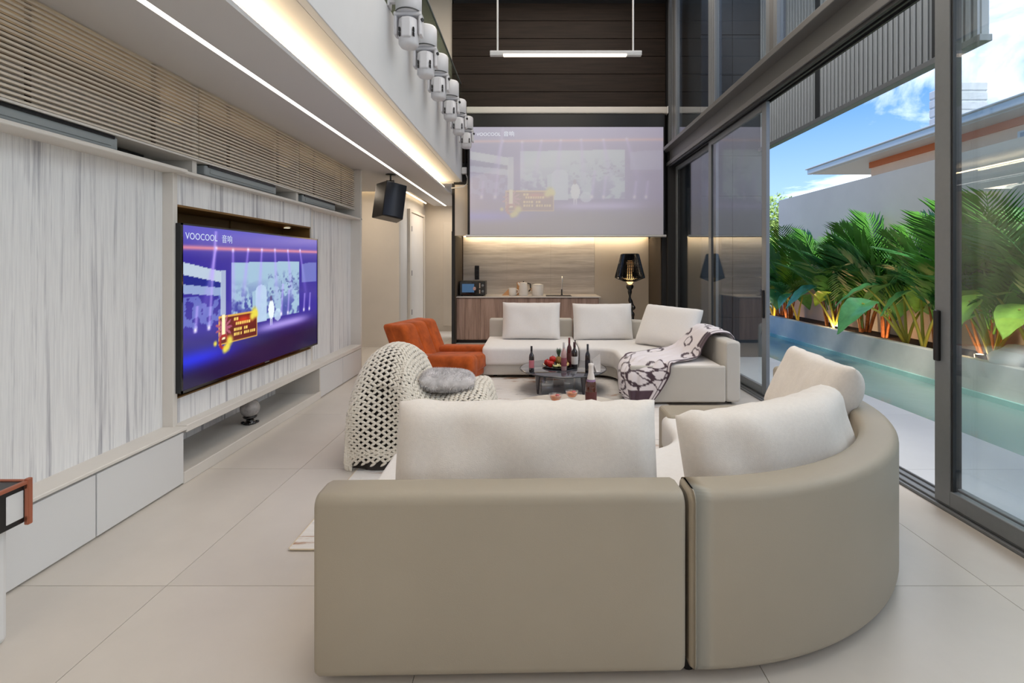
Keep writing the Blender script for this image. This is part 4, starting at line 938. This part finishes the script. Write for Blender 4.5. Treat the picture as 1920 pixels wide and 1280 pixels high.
for k in range(3):
    y0 = -0.43+0.275*k
    obj('back_channel', soft_box(-0.40, -0.17, y0, y0+0.31, 0.12, 0.72, 0.05, shear=(-0.42, 0.0)), m_velvet, ar_)
obj('back_shell', soft_box(-0.46, -0.30, -0.435, 0.435, 0.10, 0.725, 0.05, shear=(-0.42, 0)), m_velvet, ar_)
obj('seat', soft_box(-0.36, 0.44, -0.25, 0.25, 0.10, 0.30, 0.06, shear=(0, 0.05)), m_velvet, ar_)
obj('seat', soft_box(-0.30, 0.40, -0.24, 0.24, 0.06, 0.18, 0.03), m_velvet, ar_)
obj('armrest', soft_box(-0.30, 0.48, 0.20, 0.44, 0.08, 0.38, 0.07, shear=(0, 0.03)), m_velvet, ar_)
obj('armrest', soft_box(-0.30, 0.48, -0.44, -0.20, 0.08, 0.36, 0.07, shear=(0, 0.03)), m_velvet, ar_)
obj('plinth', MB().lathe([(0.28, 0.0), (0.28, 0.07)], (0.02, 0, 0), 28), m_black, ar_)

# ------------------------------------------------------------------ armchair under a chunky knit
kc = thing('armchair', 'dark armchair almost hidden under the chunky knitted throw', 'armchair', (-0.85, 3.86, 0), R(0))
m_char = mat('charcoal_upholstery', srgb(58, 54, 52), 0.9)
prof = [(-1.29, .03), (-1.315, .22), (-1.32, .45), (-1.30, .64), (-1.22, .78), (-1.10, .835), (-.97, .80), (-.90, .70), (-.85, .58), (-.79, .49), (-.68, .465), (-.55, .50), (-.43, .525), (-.36, .50), (-.325, .40), (-.315, .25)]
YC, HW = 3.86, 0.47
def throw_pt(u, a, inset=0.0):
    P_ = crom([(x, 0, z) for x, z in prof], u)
    hz = P_.z; back = 1/(1+math.exp((P_.x+0.93)*16))
    hw = HW*(1.0-0.10*back)-inset
    ca, sa = math.cos(a), math.sin(a)
    y = YC+hw*math.copysign(abs(ca)**0.62, ca)
    armb = 0.035*math.exp(-((abs(ca)-0.72)/0.22)**2)*(1-back)
    zz = (hz-inset+armb)*(abs(sa)**0.42)
    fl_ = 0.012*math.sin(y*17+P_.x*11)*(1-zz/0.9)
    xx = P_.x+inset*(1 if P_.x < -1.2 else (-1 if P_.x < -0.9 or P_.x > -.4 else 0))+fl_
    # narrow towards the rounded top of the back
    if back > 0.5: y = YC+(y-YC)*(1-0.30*max(0, (zz-0.5)/0.35)**2)
    return Vector((xx, y+(0.02*math.sin(P_.x*13+zz*5) if abs(ca) > .9 else 0), max(0.012, zz)))
def hem(u): 
    """lowest height the cloth reaches on the camera side, falls at the back, rises along the seat"""
    return 0.02 if u < 0.42 else min(0.34, 0.02+(u-0.42)*2.2)
# charcoal chair body just inside the knit
rows = [[throw_pt(i/40, PI*j/36, 0.028) for j in range(37)] for i in range(41)]
obj('upholstered_body', MB().grid(rows, flip=False), m_char, kc, world=True)
obj('seat_skirt', B(-1.20, -0.42, 3.50, 4.22, 0.03, 0.30), m_char, kc, world=True, bevel=0.03)
obj('metal_foot', MB().lathe([(0.27, 0.0), (0.27, 0.028)], (-0.82, 3.86, 0), 28), m_frame, kc, world=True)
# knit: every row a chain of V stitches
m_knit = mat('chunky_cream_yarn', srgb(226, 220, 208), 0.95, spec=0.1, sheen=0.3)
SP = 0.044
lens = [0]; prev = throw_pt(0, PI/2)
NU = 300
for i in range(1, NU+1):
    q = throw_pt(i/NU, PI/2); lens.append(lens[-1]+(q-prev).length); prev = q
nr = int(lens[-1]/(SP*0.86))
grain_r = [(0.0, -1.0), (0.72, -0.62), (1.0, 0.0), (0.72, 0.62), (0.0, 1.0)]
mb = MB(); gv, gf = [], []
def grain(c, d, nrm, L_, r_):
    d = d.normalized(); s_ = d.cross(nrm).normalized(); n_ = s_.cross(d)
    k = len(gv)
    for rr, zz in grain_r[1:-1]:
        for q in range(6):
            a = q*PI/3; gv.append(tuple(c+d*(zz*L_)+s_*(math.cos(a)*r_*rr)+n_*(math.sin(a)*r_*rr*0.9)))
    gv.append(tuple(c-d*L_)); gv.append(tuple(c+d*L_)); lo, hi = k+18, k+19
    for t2 in range(2):
        for q in range(6): gf.append((k+t2*6+q, k+t2*6+(q+1) % 6, k+(t2+1)*6+(q+1) % 6, k+(t2+1)*6+q))
    for q in range(6): gf.append((lo, k+(q+1) % 6, k+q)); gf.append((hi, k+12+q, k+12+(q+1) % 6))
for r_i in range(nr+1):
    target = lens[-1]*r_i/nr; u = np.interp(target, lens, np.linspace(0, 1, NU+1))
    pts = [throw_pt(u, PI*j/160) for j in range(161)]
    cl_ = [0]
    for a, b_ in zip(pts, pts[1:]): cl_.append(cl_[-1]+(b_-a).length)
    du = (throw_pt(min(1, u+0.01), PI/2)-throw_pt(max(0, u-0.01), PI/2)).normalized()
    n_st = int(cl_[-1]/SP)
    for k in range(n_st+1):
        s_ = cl_[-1]*(k+(0.5 if r_i % 2 else 0))/n_st
        if s_ > cl_[-1]: continue
        tt = float(np.interp(s_, cl_, np.arange(161)))/160; c = throw_pt(u, PI*tt)
        if c.y < YC and c.z < hem(u): continue
        e = 0.004
        dv = (throw_pt(u, PI*min(1, tt+0.01))-throw_pt(u, PI*max(0, tt-0.01)))
        d2 = (throw_pt(min(1, u+0.01), PI*tt)-throw_pt(max(0, u-0.01), PI*tt))
        if dv.length < 1e-5 or d2.length < 1e-5: continue
        dv.normalize(); d2.normalize(); nn = d2.cross(dv)
        if nn.length < 0.05: continue
        nn.normalize()
        j1, j2 = random.uniform(-.003, .003), random.uniform(-.003, .003)
        c = c+nn*0.004+dv*j1+d2*j2
        grain(c+dv*(-SP*0.24), (d2*0.85+dv*0.55), nn, SP*0.64, SP*0.235)
        grain(c+dv*(SP*0.24), (d2*0.85-dv*0.55), nn, SP*0.64, SP*0.235)
mb = MB().add(gv, gf, True)
kt = obj('knitted_throw', mb, m_knit)
tag(kt, 'chunky cream knitted throw with open stitches covering an armchair', 'throw')
# fluffy grey cushion on it
fc = thing('fur_cushion', 'fluffy grey cushion lying on the knit-covered armchair', 'cushion', (-0.66, 3.78, 0.565))
mfur = mat('grey_fur', srgb(228, 226, 228), 1.0, sheen=.6, noise_s=14, noise_a=.25)
Mf = Euler((R(82), R(4), R(8))).to_matrix().to_4x4()
pm = pillow_mb(0.40, 0.30, 0.15, 20, 16, p=4, wr=0.004, seed=9).xform(Mf)
weld(obj('cushion_body', pm, mfur, fc))
mb = MB(); rnd = random.Random(5)
vs_, fs_ = [], []
for k in range(9000):
    a, b_ = rnd.uniform(-1, 1), rnd.uniform(-1, 1); sgn = rnd.choice((-1, 1, 1))
    aa = (max(0, 1-abs(a)**4)*max(0, 1-abs(b_)**4))**0.5
    p0 = Mf @ Vector((0.20*a, sgn*0.075*aa, 0.15*b_)); n_ = (Mf.to_3x3() @ Vector((a**3*0.8, sgn*(0.4+aa*0.5), b_**3*0.8))).normalized()
    d_ = (n_*0.7+Vector((rnd.uniform(-.6, .6), rnd.uniform(-.6, .6), rnd.uniform(-.7, .2)))).normalized(); w_ = d_.cross(Vector((rnd.random(), rnd.random(), rnd.random()))).normalized()*0.0018
    i0 = len(vs_); vs_ += [p0-w_, p0+w_, p0+d_*0.024]; fs_.append((i0, i0+1, i0+2))
mb.add(vs_, fs_, True); obj('fur', mb, mfur, fc)['kind'] = 'stuff'

# ------------------------------------------------------------------ kitchenette
m_kwood = streak('rose_oak_veneer', srgb(176, 148, 134), srgb(136, 110, 98), 2, 16.0, 0.55, (0.36, 0.60), 0.05)
ks = thing('kitchen_cabinet', 'rose oak kitchenette base cabinet with vertical grain under the pale worktop', 'cabinet', (-0.09, 9.5, 0))
obj('body', B(-1.43, 1.22, 9.14, 9.92, 0.06, 0.845), m_kwood, ks, world=True)
for k in range(6): obj('door', B(-1.43+0.4417*k+0.002, -1.43+0.4417*(k+1)-0.002, 9.12, 9.14, 0.075, 0.830), m_kwood, ks, world=True, bevel=0.002, seg=1)
obj('toe_kick', B(-1.43, 1.22, 9.18, 9.9, 0, 0.06), m_black, ks, world=True)
wt = tag(obj('worktop', B(-1.437, 1.256, 9.10, 9.93, 0.846, 0.866), mat('pale_worktop', srgb(206, 200, 194), .35), bevel=0.003), 'thin pale worktop lying on the rose oak kitchenette cabinet', 'worktop')
sk = thing('sink', 'shallow dark rimmed sink set in the worktop beside the tap', 'sink', (0.48, 9.38, 0.866))
obj('rim', MB().box(-0.24, 0.24, -0.18, -0.165, 0.0, 0.006).box(-0.24, 0.24, 0.165, 0.18, 0.0, 0.006).box(-0.24, -0.225, -0.18, 0.18, 0, 0.006).box(0.225, 0.24, -0.18, 0.18, 0, 0.006), m_frame_dk, sk)
obj('basin', B(-0.225, 0.225, -0.165, 0.165, 0.0, 0.003), m_frame_dk, sk)
tp = thing('tap', 'thin chrome gooseneck tap with dark lower stem on the worktop', 'tap', (0.56, 9.66, 0.866))
obj('spout', MB().tube([(0, 0, 0.10), (0, 0, 0.30)]+[(0, -0.07+0.07*math.cos(a), 0.30+0.07*math.sin(a)) for a in [PI*k/8 for k in range(1, 9)]]+[(0, -0.14, 0.26)], 0.010, 10), m_chrome, tp)
obj('stem', MB().lathe([(0.022, 0), (0.02, 0.01), (0.014, 0.02), (0.014, 0.11)], n=14), m_frame_dk, tp)
obj('lever', MB().tube([(0.012, 0, 0.06), (0.06, 0, 0.085)], 0.006, 8), m_chrome, tp)
mo = thing('microwave', 'black microwave with a blue display at the wall end of the worktop', 'microwave', (-1.16, 9.45, 0.866))
obj('case', B(-0.245, 0.245, -0.14, 0.20, 0.012, 0.285), m_black, mo, bevel=0.008)
obj('door', B(-0.240, 0.125, -0.158, -0.141, 0.02, 0.278), m_gloss_black, mo, bevel=0.004)
obj('door_window', B(-0.19, 0.04, -0.161, -0.158, 0.07, 0.23), mat('blue_lit_window', srgb(60, 84, 110), .1, emis=srgb(70, 110, 150), estr=.5), mo)
obj('dish', MB().ell((0.045, -0.163, 0.14), (0.03, 0.004, 0.035), 12, 8), mat('pinkish_plate', srgb(214, 170, 160), .5), mo)
obj('control_panel', B(0.128, 0.242, -0.158, -0.141, 0.02, 0.278), m_gloss_black, mo, bevel=0.003)
obj('button_strip', MB().box(0.135, 0.155, -0.162, -0.158, 0.05, 0.12).box(0.135, 0.155, -0.162, -0.158, 0.15, 0.245), L('beige_buttons', (200, 178, 160)), mo)
for z in (0.09, 0.20): obj('knob', MB().lathe([(0.024, 0), (0.024, 0.012), (0.018, 0.016), (0, 0.016)], n=16).xform(Matrix.Translation((0.20, -0.158, z)) @ Euler((R(90), 0, 0)).to_matrix().to_4x4()), m_frame, mo)
for x in (-0.2, 0.2): obj('foot', MB().lathe([(0.014, 0), (0.014, 0.012)], (x, -0.1, 0), 10), m_black, mo)
so = thing('wall_socket', 'dark upright switch plate on the splashback above the microwave', 'switch', (-1.14, 9.93, 1.16))
obj('plate', B(-0.045, 0.045, -0.012, 0.0, 0.0, 0.28), m_frame_dk, so, bevel=0.004)
for k in range(3): obj('switch', B(-0.032, 0.032, -0.018, -0.012, 0.015+0.088*k, 0.085+0.088*k), m_black, so, bevel=0.003)
m_cer = mat('white_ceramic', srgb(240, 234, 226), 0.25)
m_tan = mat('tan_bamboo', srgb(206, 156, 108), 0.5)
mg = thing('mug', 'small white mug first in the row on the kitchenette worktop', 'mug', (-0.40, 9.42, 0.866))
obj('cup', MB().lathe([(0.055, 0), (0.068, 0.01), (0.072, 0.15), (0.066, 0.15), (0.062, 0.012), (0, 0.01)], n=24), m_cer, mg)
obj('handle', MB().tube([(0.07, 0, 0.12), (0.105, 0, 0.11), (0.11, 0, 0.06), (0.07, 0, 0.035)], 0.009, 8), m_cer, mg)
bd_ = thing('chopping_board', 'small tan wedge-shaped board leaning beside the white mug', 'board', (-0.52, 9.50, 0.866))
obj('board', MB().add([(-0.09, 0, 0), (0.09, 0, 0), (0.06, 0.06, 0.14), (-0.09, -0.015, 0), (0.09, -0.015, 0), (0.06, 0.045, 0.14)], [(0, 1, 2), (5, 4, 3), (0, 3, 4, 1), (1, 4, 5, 2), (2, 5, 3, 0)]), m_tan, bd_)
ke = thing('kettle', 'tall white kettle with dark handle in the middle of the worktop row', 'kettle', (-0.19, 9.45, 0.866))
obj('jug', MB().lathe([(0.088, 0.0), (0.092, 0.01), (0.084, 0.15), (0.074, 0.24), (0.06, 0.255), (0, 0.26)], n=28), m_cer, ke)
obj('handle', MB().tube([(0.075, 0, 0.235), (0.13, 0, 0.225), (0.14, 0, 0.12), (0.10, 0, 0.08)], 0.013, 8), m_black, ke)
obj('spout', MB().tube([(-0.07, 0, 0.20), (-0.11, 0, 0.245)], [0.026, 0.014], 8), m_cer, ke)
obj('lid_knob', MB().ell((0, 0, 0.268), (0.016, 0.016, 0.012), 10, 6), m_black, ke)
bx = thing('canister', 'tan bamboo canister half hidden behind the white kettle', 'canister', (-0.255, 9.66, 0.866))
obj('body', MB().lathe([(0.07, 0), (0.07, 0.22)], n=20), m_tan, bx); obj('lid', MB().lathe([(0.073, 0.22), (0.073, 0.245), (0, 0.25)], n=20), m_tan, bx)
pt = thing('pot', 'wide white lidded pot last in the row near the sink', 'pot', (0.085, 9.42, 0.866))
obj('vessel', MB().lathe([(0.10, 0), (0.108, 0.012), (0.11, 0.19), (0.10, 0.20)], n=28), m_cer, pt)
obj('lid', MB().lathe([(0.111, 0.20), (0.112, 0.21), (0.05, 0.228), (0, 0.23)], n=28), m_cer, pt)
obj('side_handle', MB().tube([(-0.11, 0, 0.10), (-0.135, 0, 0.10), (-0.135, 0, 0.14), (-0.11, 0, 0.14)], 0.007, 6), m_tan, pt)

# lamp: black perforated shade on a branch-like stem
lp = thing('floor_lamp', 'black lamp with perforated tapering shade and twisted stem beside the kitchenette', 'lamp', (1.79, 9.10, 0))
n_, m_ = 44, 16
def shade_r(z): return 0.155+0.11*(1-(z-1.22)/0.43)
mb = MB(); rows = []
zs = [1.16]+[1.22+0.43*i/m_ for i in range(m_+1)]
for i, z in enumerate(zs):
    r_ = 0.11 if i == 0 else shade_r(z)
    rows.append([(r_*math.cos(2*PI*k/n_), r_*math.sin(2*PI*k/n_), z) for k in range(n_)])
mb.grid(rows, closed_v=True, smooth=False, flip=True)
sh = obj('shade', mb, m_gloss_black, lp)
md = sh.modifiers.new('w', 'WIREFRAME'); md.thickness = 0.027; md.use_even_offset = False
obj('shade_rim', MB().lathe([(0.153, 1.645), (0.161, 1.645), (0.161, 1.662), (0.153, 1.662), (0.153, 1.645)], n=44, cap=False), m_gloss_black, lp)
obj('bulb_glass', MB().lathe([(0.0, 1.09), (0.035, 1.10), (0.075, 1.16), (0.07, 1.22), (0.045, 1.30), (0, 1.33)], n=20), mat('amber_glow_glass', srgb(250, 200, 120), .3, emis=(1.0, .62, .25), estr=2.2), lp)
obj('inner_diffuser', MB().lathe([(0.05, 1.30), (0.06, 1.33), (0.06, 1.52), (0.03, 1.55), (0, 1.55)], n=16), mat('amber_glow_tube', srgb(250, 200, 120), .3, emis=(1.0, .55, .22), estr=1.1), lp)
obj('socket_cup', MB().lathe([(0.0, 0.98), (0.03, 0.985), (0.065, 1.03), (0.07, 1.07), (0.05, 1.09), (0, 1.09)], n=20), m_gloss_black, lp)
st = [(0, 0, 1.0), (0.0, 0, 0.90), (0.005, 0, 0.80), (0.05, 0, 0.72), (0.065, 0, 0.66), (0.03, 0, 0.60), (0.055, 0, 0.52), (0.05, 0, 0.44), (0.0, 0, 0.36), (-0.02, 0, 0.26), (0.02, 0, 0.16), (0, 0, 0.05)]
obj('stem', MB().tube([crom(st, k/44) for k in range(45)], [0.03+0.010*math.sin(k*0.9) for k in range(45)], 10), m_gloss_black, lp)
obj('foot', MB().lathe([(0.20, 0), (0.205, 0.012), (0.18, 0.028), (0.06, 0.045), (0.03, 0.07)], n=32), m_gloss_black, lp)
light('lamp_bulb', 'POINT', (1.79, 9.10, 1.40), 5, (1, 0.66, 0.34), shadow_soft_size=0.06)

# white game table corner at the left edge of the picture
gt = thing('console_table', 'white table leg with a black and copper edged box corner beside the drawers', 'table', (-2.22, 1.83, 0))
obj('leg', B(-2.12, -2.03, 1.80, 1.90, 0, 0.59), m_white, gt, world=True, bevel=0.02)
obj('leg', B(-2.12, -2.03, 0.9, 1.0, 0, 0.59), m_white, gt, world=True, bevel=0.02)
obj('leg', B(-2.29, -2.20, 1.80, 1.90, 0, 0.59), m_white, gt, world=True, bevel=0.02)
obj('leg', B(-2.29, -2.20, 0.9, 1.0, 0, 0.59), m_white, gt, world=True, bevel=0.02)
obj('top_box', B(-2.29, -2.0, 0.85, 1.93, 0.44, 0.60), m_black, gt, world=True, bevel=0.004)
obj('copper_edge', MB().box(-2.0, -1.985, 0.84, 1.94, 0.590, 0.606).box(-2.29, -2.0, 1.928, 1.942, 0.590, 0.606).box(-2.0, -1.982, 1.925, 1.945, 0.43, 0.612), m_copper, gt, world=True, bevel=0.004)
obj('white_block', B(-2.10, -1.998, 1.86, 1.925, 0.46, 0.57), m_white, gt, world=True, bevel=0.004)
# ================================================================== GARDEN
m_palm = mat('palm_green', srgb(96, 170, 60), 0.45, noise_s=3, noise_a=0.35, sheen=0.1)
m_palm2 = mat('palm_dark_green', srgb(78, 144, 78), 0.4, noise_s=3, noise_a=0.35)
m_alo = mat('elephant_ear_green', srgb(96, 166, 100), 0.3, noise_s=6, noise_a=0.2)
m_alo2 = mat('elephant_ear_lime', srgb(160, 206, 88), 0.35, noise_s=6, noise_a=0.2)
m_stalk = mat('yellow_green_stalk', srgb(176, 176, 76), 0.5)
m_trunk = mat('orange_brown_palm_stem', srgb(150, 98, 56), 0.7, noise_s=20, noise_a=0.4)
def frond_mesh(name, L_, droop, m, seed, wd=1.0):
    rn = random.Random(seed); v, f = [], []
    pts = []
    for k in range(25):
        s_ = k/24; pts.append(Vector((L_*(s_*(1-0.15*s_)), 0, L_*(0.0-droop*s_*s_*0.55))))
    mb = MB(); mb.tube(pts[::3], [0.007*(1-0.85*i/8)+0.001 for i in range(9)], 5)
    for k in range(3, 29):
        s_ = k/28; i = s_*24; a = min(int(i), 23); c = pts[a].lerp(pts[a+1], i-a); t_ = (pts[a+1]-pts[a]).normalized()
        ln = L_*0.38*math.sin(PI*min(1, s_*0.86+0.14))**0.8*wd*rn.uniform(0.85, 1.1)
        for sd in (-1, 1):
            d_ = (t_*0.95+Vector((0, sd, 0))*0.72+Vector((0, 0, 0.18+rn.uniform(-.1, .1)))).normalized()
            side = t_*0.0125*wd
            tip = c+d_*ln+Vector((0, 0, -ln*0.28)); mid = c+d_*ln*0.45
            kk = len(v); v += [c-side*0.4, c+side*0.4, mid+side, tip, mid-side]; f.append((kk, kk+1, kk+2, kk+3, kk+4))
    mb.add(v, f, True)
    return mesh_of(name, mb, m)
FR = [frond_mesh('frond', 1.15, 0.35, m_palm, 1), frond_mesh('frond', 1.0, 0.8, m_palm2, 2), frond_mesh('frond', 1.2, 0.15, m_palm, 3), frond_mesh('frond', 0.9, 1.1, m_palm2, 4), frond_mesh('frond', 1.05, 0.55, m_palm2, 5)]
def palm(x, y, h, label, seed, nf=15, big=1.0):
    g = thing('areca_palm', label, 'palm', (x, y, 0.30), rnd_a[seed % 7], 'feathery palms along the garden wall')
    rn = random.Random(seed)
    for k in range(7):
        a = rn.uniform(0, 2*PI); r_ = rn.uniform(0.02, 0.10)
        b0 = Vector((r_*math.cos(a), r_*math.sin(a), 0)); b1 = b0*2.6+Vector((0, 0, rn.uniform(0.4, 0.62)))
        obj('stem', MB().tube([b0, b0.lerp(b1, .5)+Vector((0.01, 0, 0)), b1], [0.022, 0.017, 0.010], 7), m_trunk, g)
    for k in range(nf):
        aw0 = (R(180)+rn.uniform(-.5, .5)) if k % 4 == 3 else ((1 if k % 2 else -1)*PI/2+rn.uniform(-.75, .75))
        a = aw0-g.rotation_euler.z; up = 1.50-0.70*((k*7 % nf)/nf)+rn.uniform(-.1, .1)
        aw = a+g.rotation_euler.z
        if math.cos(aw) > 0.0: up = max(up, 0.85+0.6*math.cos(aw))
        o = bpy.data.objects.new('frond', FR[rn.randrange(5)]); C.objects.link(o); o.parent = g
        zb = rn.uniform(0.30, 0.55); o.location = (0.05*math.cos(a), 0.05*math.sin(a), zb)
        s_ = (h-zb-0.30)/0.98*rn.uniform(0.85, 1.08)*big
        o.scale = (s_, s_, s_)
        o.rotation_euler = Euler((rn.uniform(-.5, .5), -min(up, 1.42), a), 'XYZ')
    return g
rnd_a = [0.3, 1.2, 2.2, 3.4, 4.0, 5.1, 5.9]
def leaf_mesh(m, droop, seed):
    """heart shaped blade, stalk joint at origin, tip along +X, slight cup and wavy edge"""
    n_, k_ = 16, 7; rows = []
    for i in range(n_+1):
        t_ = i/n_; x = -0.22+1.0*t_
        w_ = 0.36*(math.sin(PI*min(1, t_*1.0)**0.62)**0.75) if 0 < t_ < 1 else 0.0
        row = []
        for j in range(-k_, k_+1):
            q = j/k_; notch = 0.16*max(0, 1-abs(q)*3.0)*max(0, 1-t_*5)
            row.append((x+notch-0.05*q*q, w_*q, -droop*max(0, x)**1.6+0.08*abs(q)**1.3*w_*3-0.03+0.012*math.sin(t_*22+abs(q)*2)*abs(q)))
        rows.append(row)
    mb = MB(); mb.grid(rows, flip=True); return mesh_of('leaf', mb, m)
LF = [leaf_mesh(m_alo, 0.35, 1), leaf_mesh(m_alo, 0.7, 2), leaf_mesh(m_alo2, 0.45, 3)]
def elephant_ear(x, y, label, seed, leaves, s=1.0):
    g = thing('elephant_ear_plant', label, 'plant', (x, y, 0.30), 0, 'elephant ear plants in front of the palms')
    rn = random.Random(seed)
    for k, (a, up, L_, sz, kind) in enumerate(leaves):
        a = R(a); L_ *= 1.12; sz *= 1.18; d_ = Vector((math.cos(a), math.sin(a), 0))
        tip = d_*L_*math.cos(R(up))+Vector((0, 0, L_*math.sin(R(up)))); mid = tip*0.55+Vector((0, 0, L_*0.12))
        pts = [crom([(0, 0, 0), tuple(mid*0.5+Vector((0, 0, .03))), tuple(mid), tuple(tip)], q/8) for q in range(9)]
        obj('stalk', MB().tube(pts, [0.024*(1-0.065*q) for q in range(9)], 8), m_stalk, g)
        o = bpy.data.objects.new('leaf', LF[kind]); C.objects.link(o); o.parent = g; o.location = tip; o.scale = (sz*0.85,)*3
        o.rotation_euler = Euler((rn.uniform(-.25, .25), 0.35+rn.uniform(-.1, .3), a), 'XYZ')
    return g
pl_ = ['palm farthest away beside the end of the grey wall', 'bright green palm second from the far end of the bed', 'tall feathery palm in the middle of the open doorway', 'feathery palm just beyond the thick door post', 'dark upright palm seen through the glass beside the thick door post', 'arching pale green palm nearest the camera behind the glass', 'full palm partly behind the middle doorway palm', 'low palm near the far pool end']
for k, (x, y, h) in enumerate(((5.52, 10.6, 2.25), (5.55, 9.15, 2.22), (5.55, 7.75, 2.30), (5.58, 6.75, 2.15), (5.62, 6.0, 2.30), (5.60, 5.2, 2.45), (5.66, 8.4, 2.05), (5.62, 11.2, 1.9))):
    palm(x, y, h, pl_[k], 11+k, nf=15)
el = ['elephant ear plant farthest away at the end of the pool', 'slender elephant ear plant beside the lit end of the bed', 'elephant ear plant by the bright garden spotlight', 'large elephant ear plant with drooping leaf over the kerb in the doorway', 'upright elephant ear plant next to the thick door post', 'lime elephant ear plant behind the glass by its spotlight', 'elephant ear plant nearest the camera beside the boulder']
base = [(150, 62, .62, .5, 0), (30, 66, .62, .5, 0), (250, 60, .6, .5, 1), (80, 72, .7, .45, 2)]
elephant_ear(5.34, 10.9, el[0], 1, base)
elephant_ear(5.36, 9.95, el[1], 2, [(140, 68, .5, .42, 0), (40, 64, .5, .42, 1), (200, 60, .55, .4, 0)])
elephant_ear(5.36, 8.72, el[2], 3, [(165, 58, .75, .62, 0), (30, 60, .6, .5, 0), (95, 72, .6, .5, 2), (300, 55, .5, .45, 1)])
elephant_ear(5.36, 7.05, el[3], 4, [(190, 40, .85, .62, 1), (150, 60, .85, .62, 0), (110, 70, .8, .66, 0), (60, 70, .75, .6, 1), (20, 55, .6, .5, 0)])
elephant_ear(5.34, 6.72, el[4], 5, [(160, 72, .7, .5, 0), (60, 74, .75, .5, 2), (280, 66, .65, .5, 1)])
elephant_ear(5.38, 5.75, el[5], 6, [(190, 66, .72, .55, 2), (95, 75, .75, .5, 2), (20, 58, .8, .62, 2), (140, 70, .5, .4, 0), (330, 62, .5, .5, 2)])
elephant_ear(5.42, 5.25, el[6], 7, [(120, 66, .8, .6, 2), (20, 66, .8, .6, 0), (200, 62, .7, .5, 2)])
# spotlights
def spotlight(x, y, label):
    g = thing('garden_spotlight', label, 'light', (x, y, 0.31), 0, 'small lit garden spotlights in the bed')
    obj('housing', MB().lathe([(0.03, 0.0), (0.045, 0.02), (0.05, 0.075), (0.044, 0.08), (0.04, 0.06), (0, 0.06)], n=18), m_black, g)
    obj('lens', MB().ell((0, 0, 0.068), (0.045, 0.045, 0.018), 16, 8), emit('spot_lens', (1, .78, .5), 9), g)
    obj('stake', MB().tube([(0, 0, 0.01), (0, 0, -0.05)], 0.008, 6), m_black, g)
    light('garden_spot', 'POINT', (x-0.0, y+0.10, 0.36), 9, (1, 0.62, 0.30), shadow_soft_size=0.05)
spotlight(5.30, 8.55, 'glowing spotlight at the planter kerb in the open doorway'); spotlight(5.32, 5.85, 'glowing spotlight beside the lime plant behind the glass')
light('bed_uplight', 'POINT', (5.34, 7.60, 0.34), 8, (1, 0.50, 0.22), shadow_soft_size=0.05)
light('bed_uplight', 'POINT', (5.34, 9.4, 0.34), 6, (1, 0.50, 0.22), shadow_soft_size=0.05)
light('bed_uplight', 'POINT', (5.34, 10.7, 0.34), 5, (1, 0.50, 0.22), shadow_soft_size=0.05)
mb = MB(); mb.ell((0, 0, 0.10), (0.22, 0.20, 0.16), 14, 10)
mb.v = [tuple(Vector(q)*(1+0.25*noise.noise(Vector(q)*6))) for q in mb.v]
tag(obj('boulder', mb, m_conc, loc=Vector((5.33, 5.43, 0.31))), 'pale rounded boulder on the planter edge behind the glass', 'rock')
# tree beyond the end of the wall
tr_ = thing('tree', 'light green leafy tree beyond the end of the grey garden wall', 'tree', (7.2, 14.6, -0.1))
obj('trunk', MB().tube([(0, 0, 0), (0.1, 0, 1.4), (0, 0, 2.8)], [0.12, 0.09, 0.05], 8), m_trunk, tr_)
rn = random.Random(8); v, f = [], []
for k in range(9000):
    p_ = Vector((rn.gauss(0, 1), rn.gauss(0, 1), rn.gauss(0, 1))).normalized()*rn.uniform(0.5, 1.0)
    p_ = Vector((p_.x*1.25, p_.y*1.25, 1.9+p_.z*1.75)); a = Vector((rn.uniform(-1, 1), rn.uniform(-1, 1), rn.uniform(-1, 1))).normalized(); b_ = a.orthogonal().normalized()
    i0 = len(v); v += [p_, p_+a*0.07+b_*0.03, p_+a*0.13, p_+a*0.07-b_*0.03]; f.append((i0, i0+1, i0+2, i0+3))
obj('leaves', MB().add(v, f, False), mat('light_tree_leaf', srgb(150, 180, 90), .6), tr_)['kind'] = 'stuff'
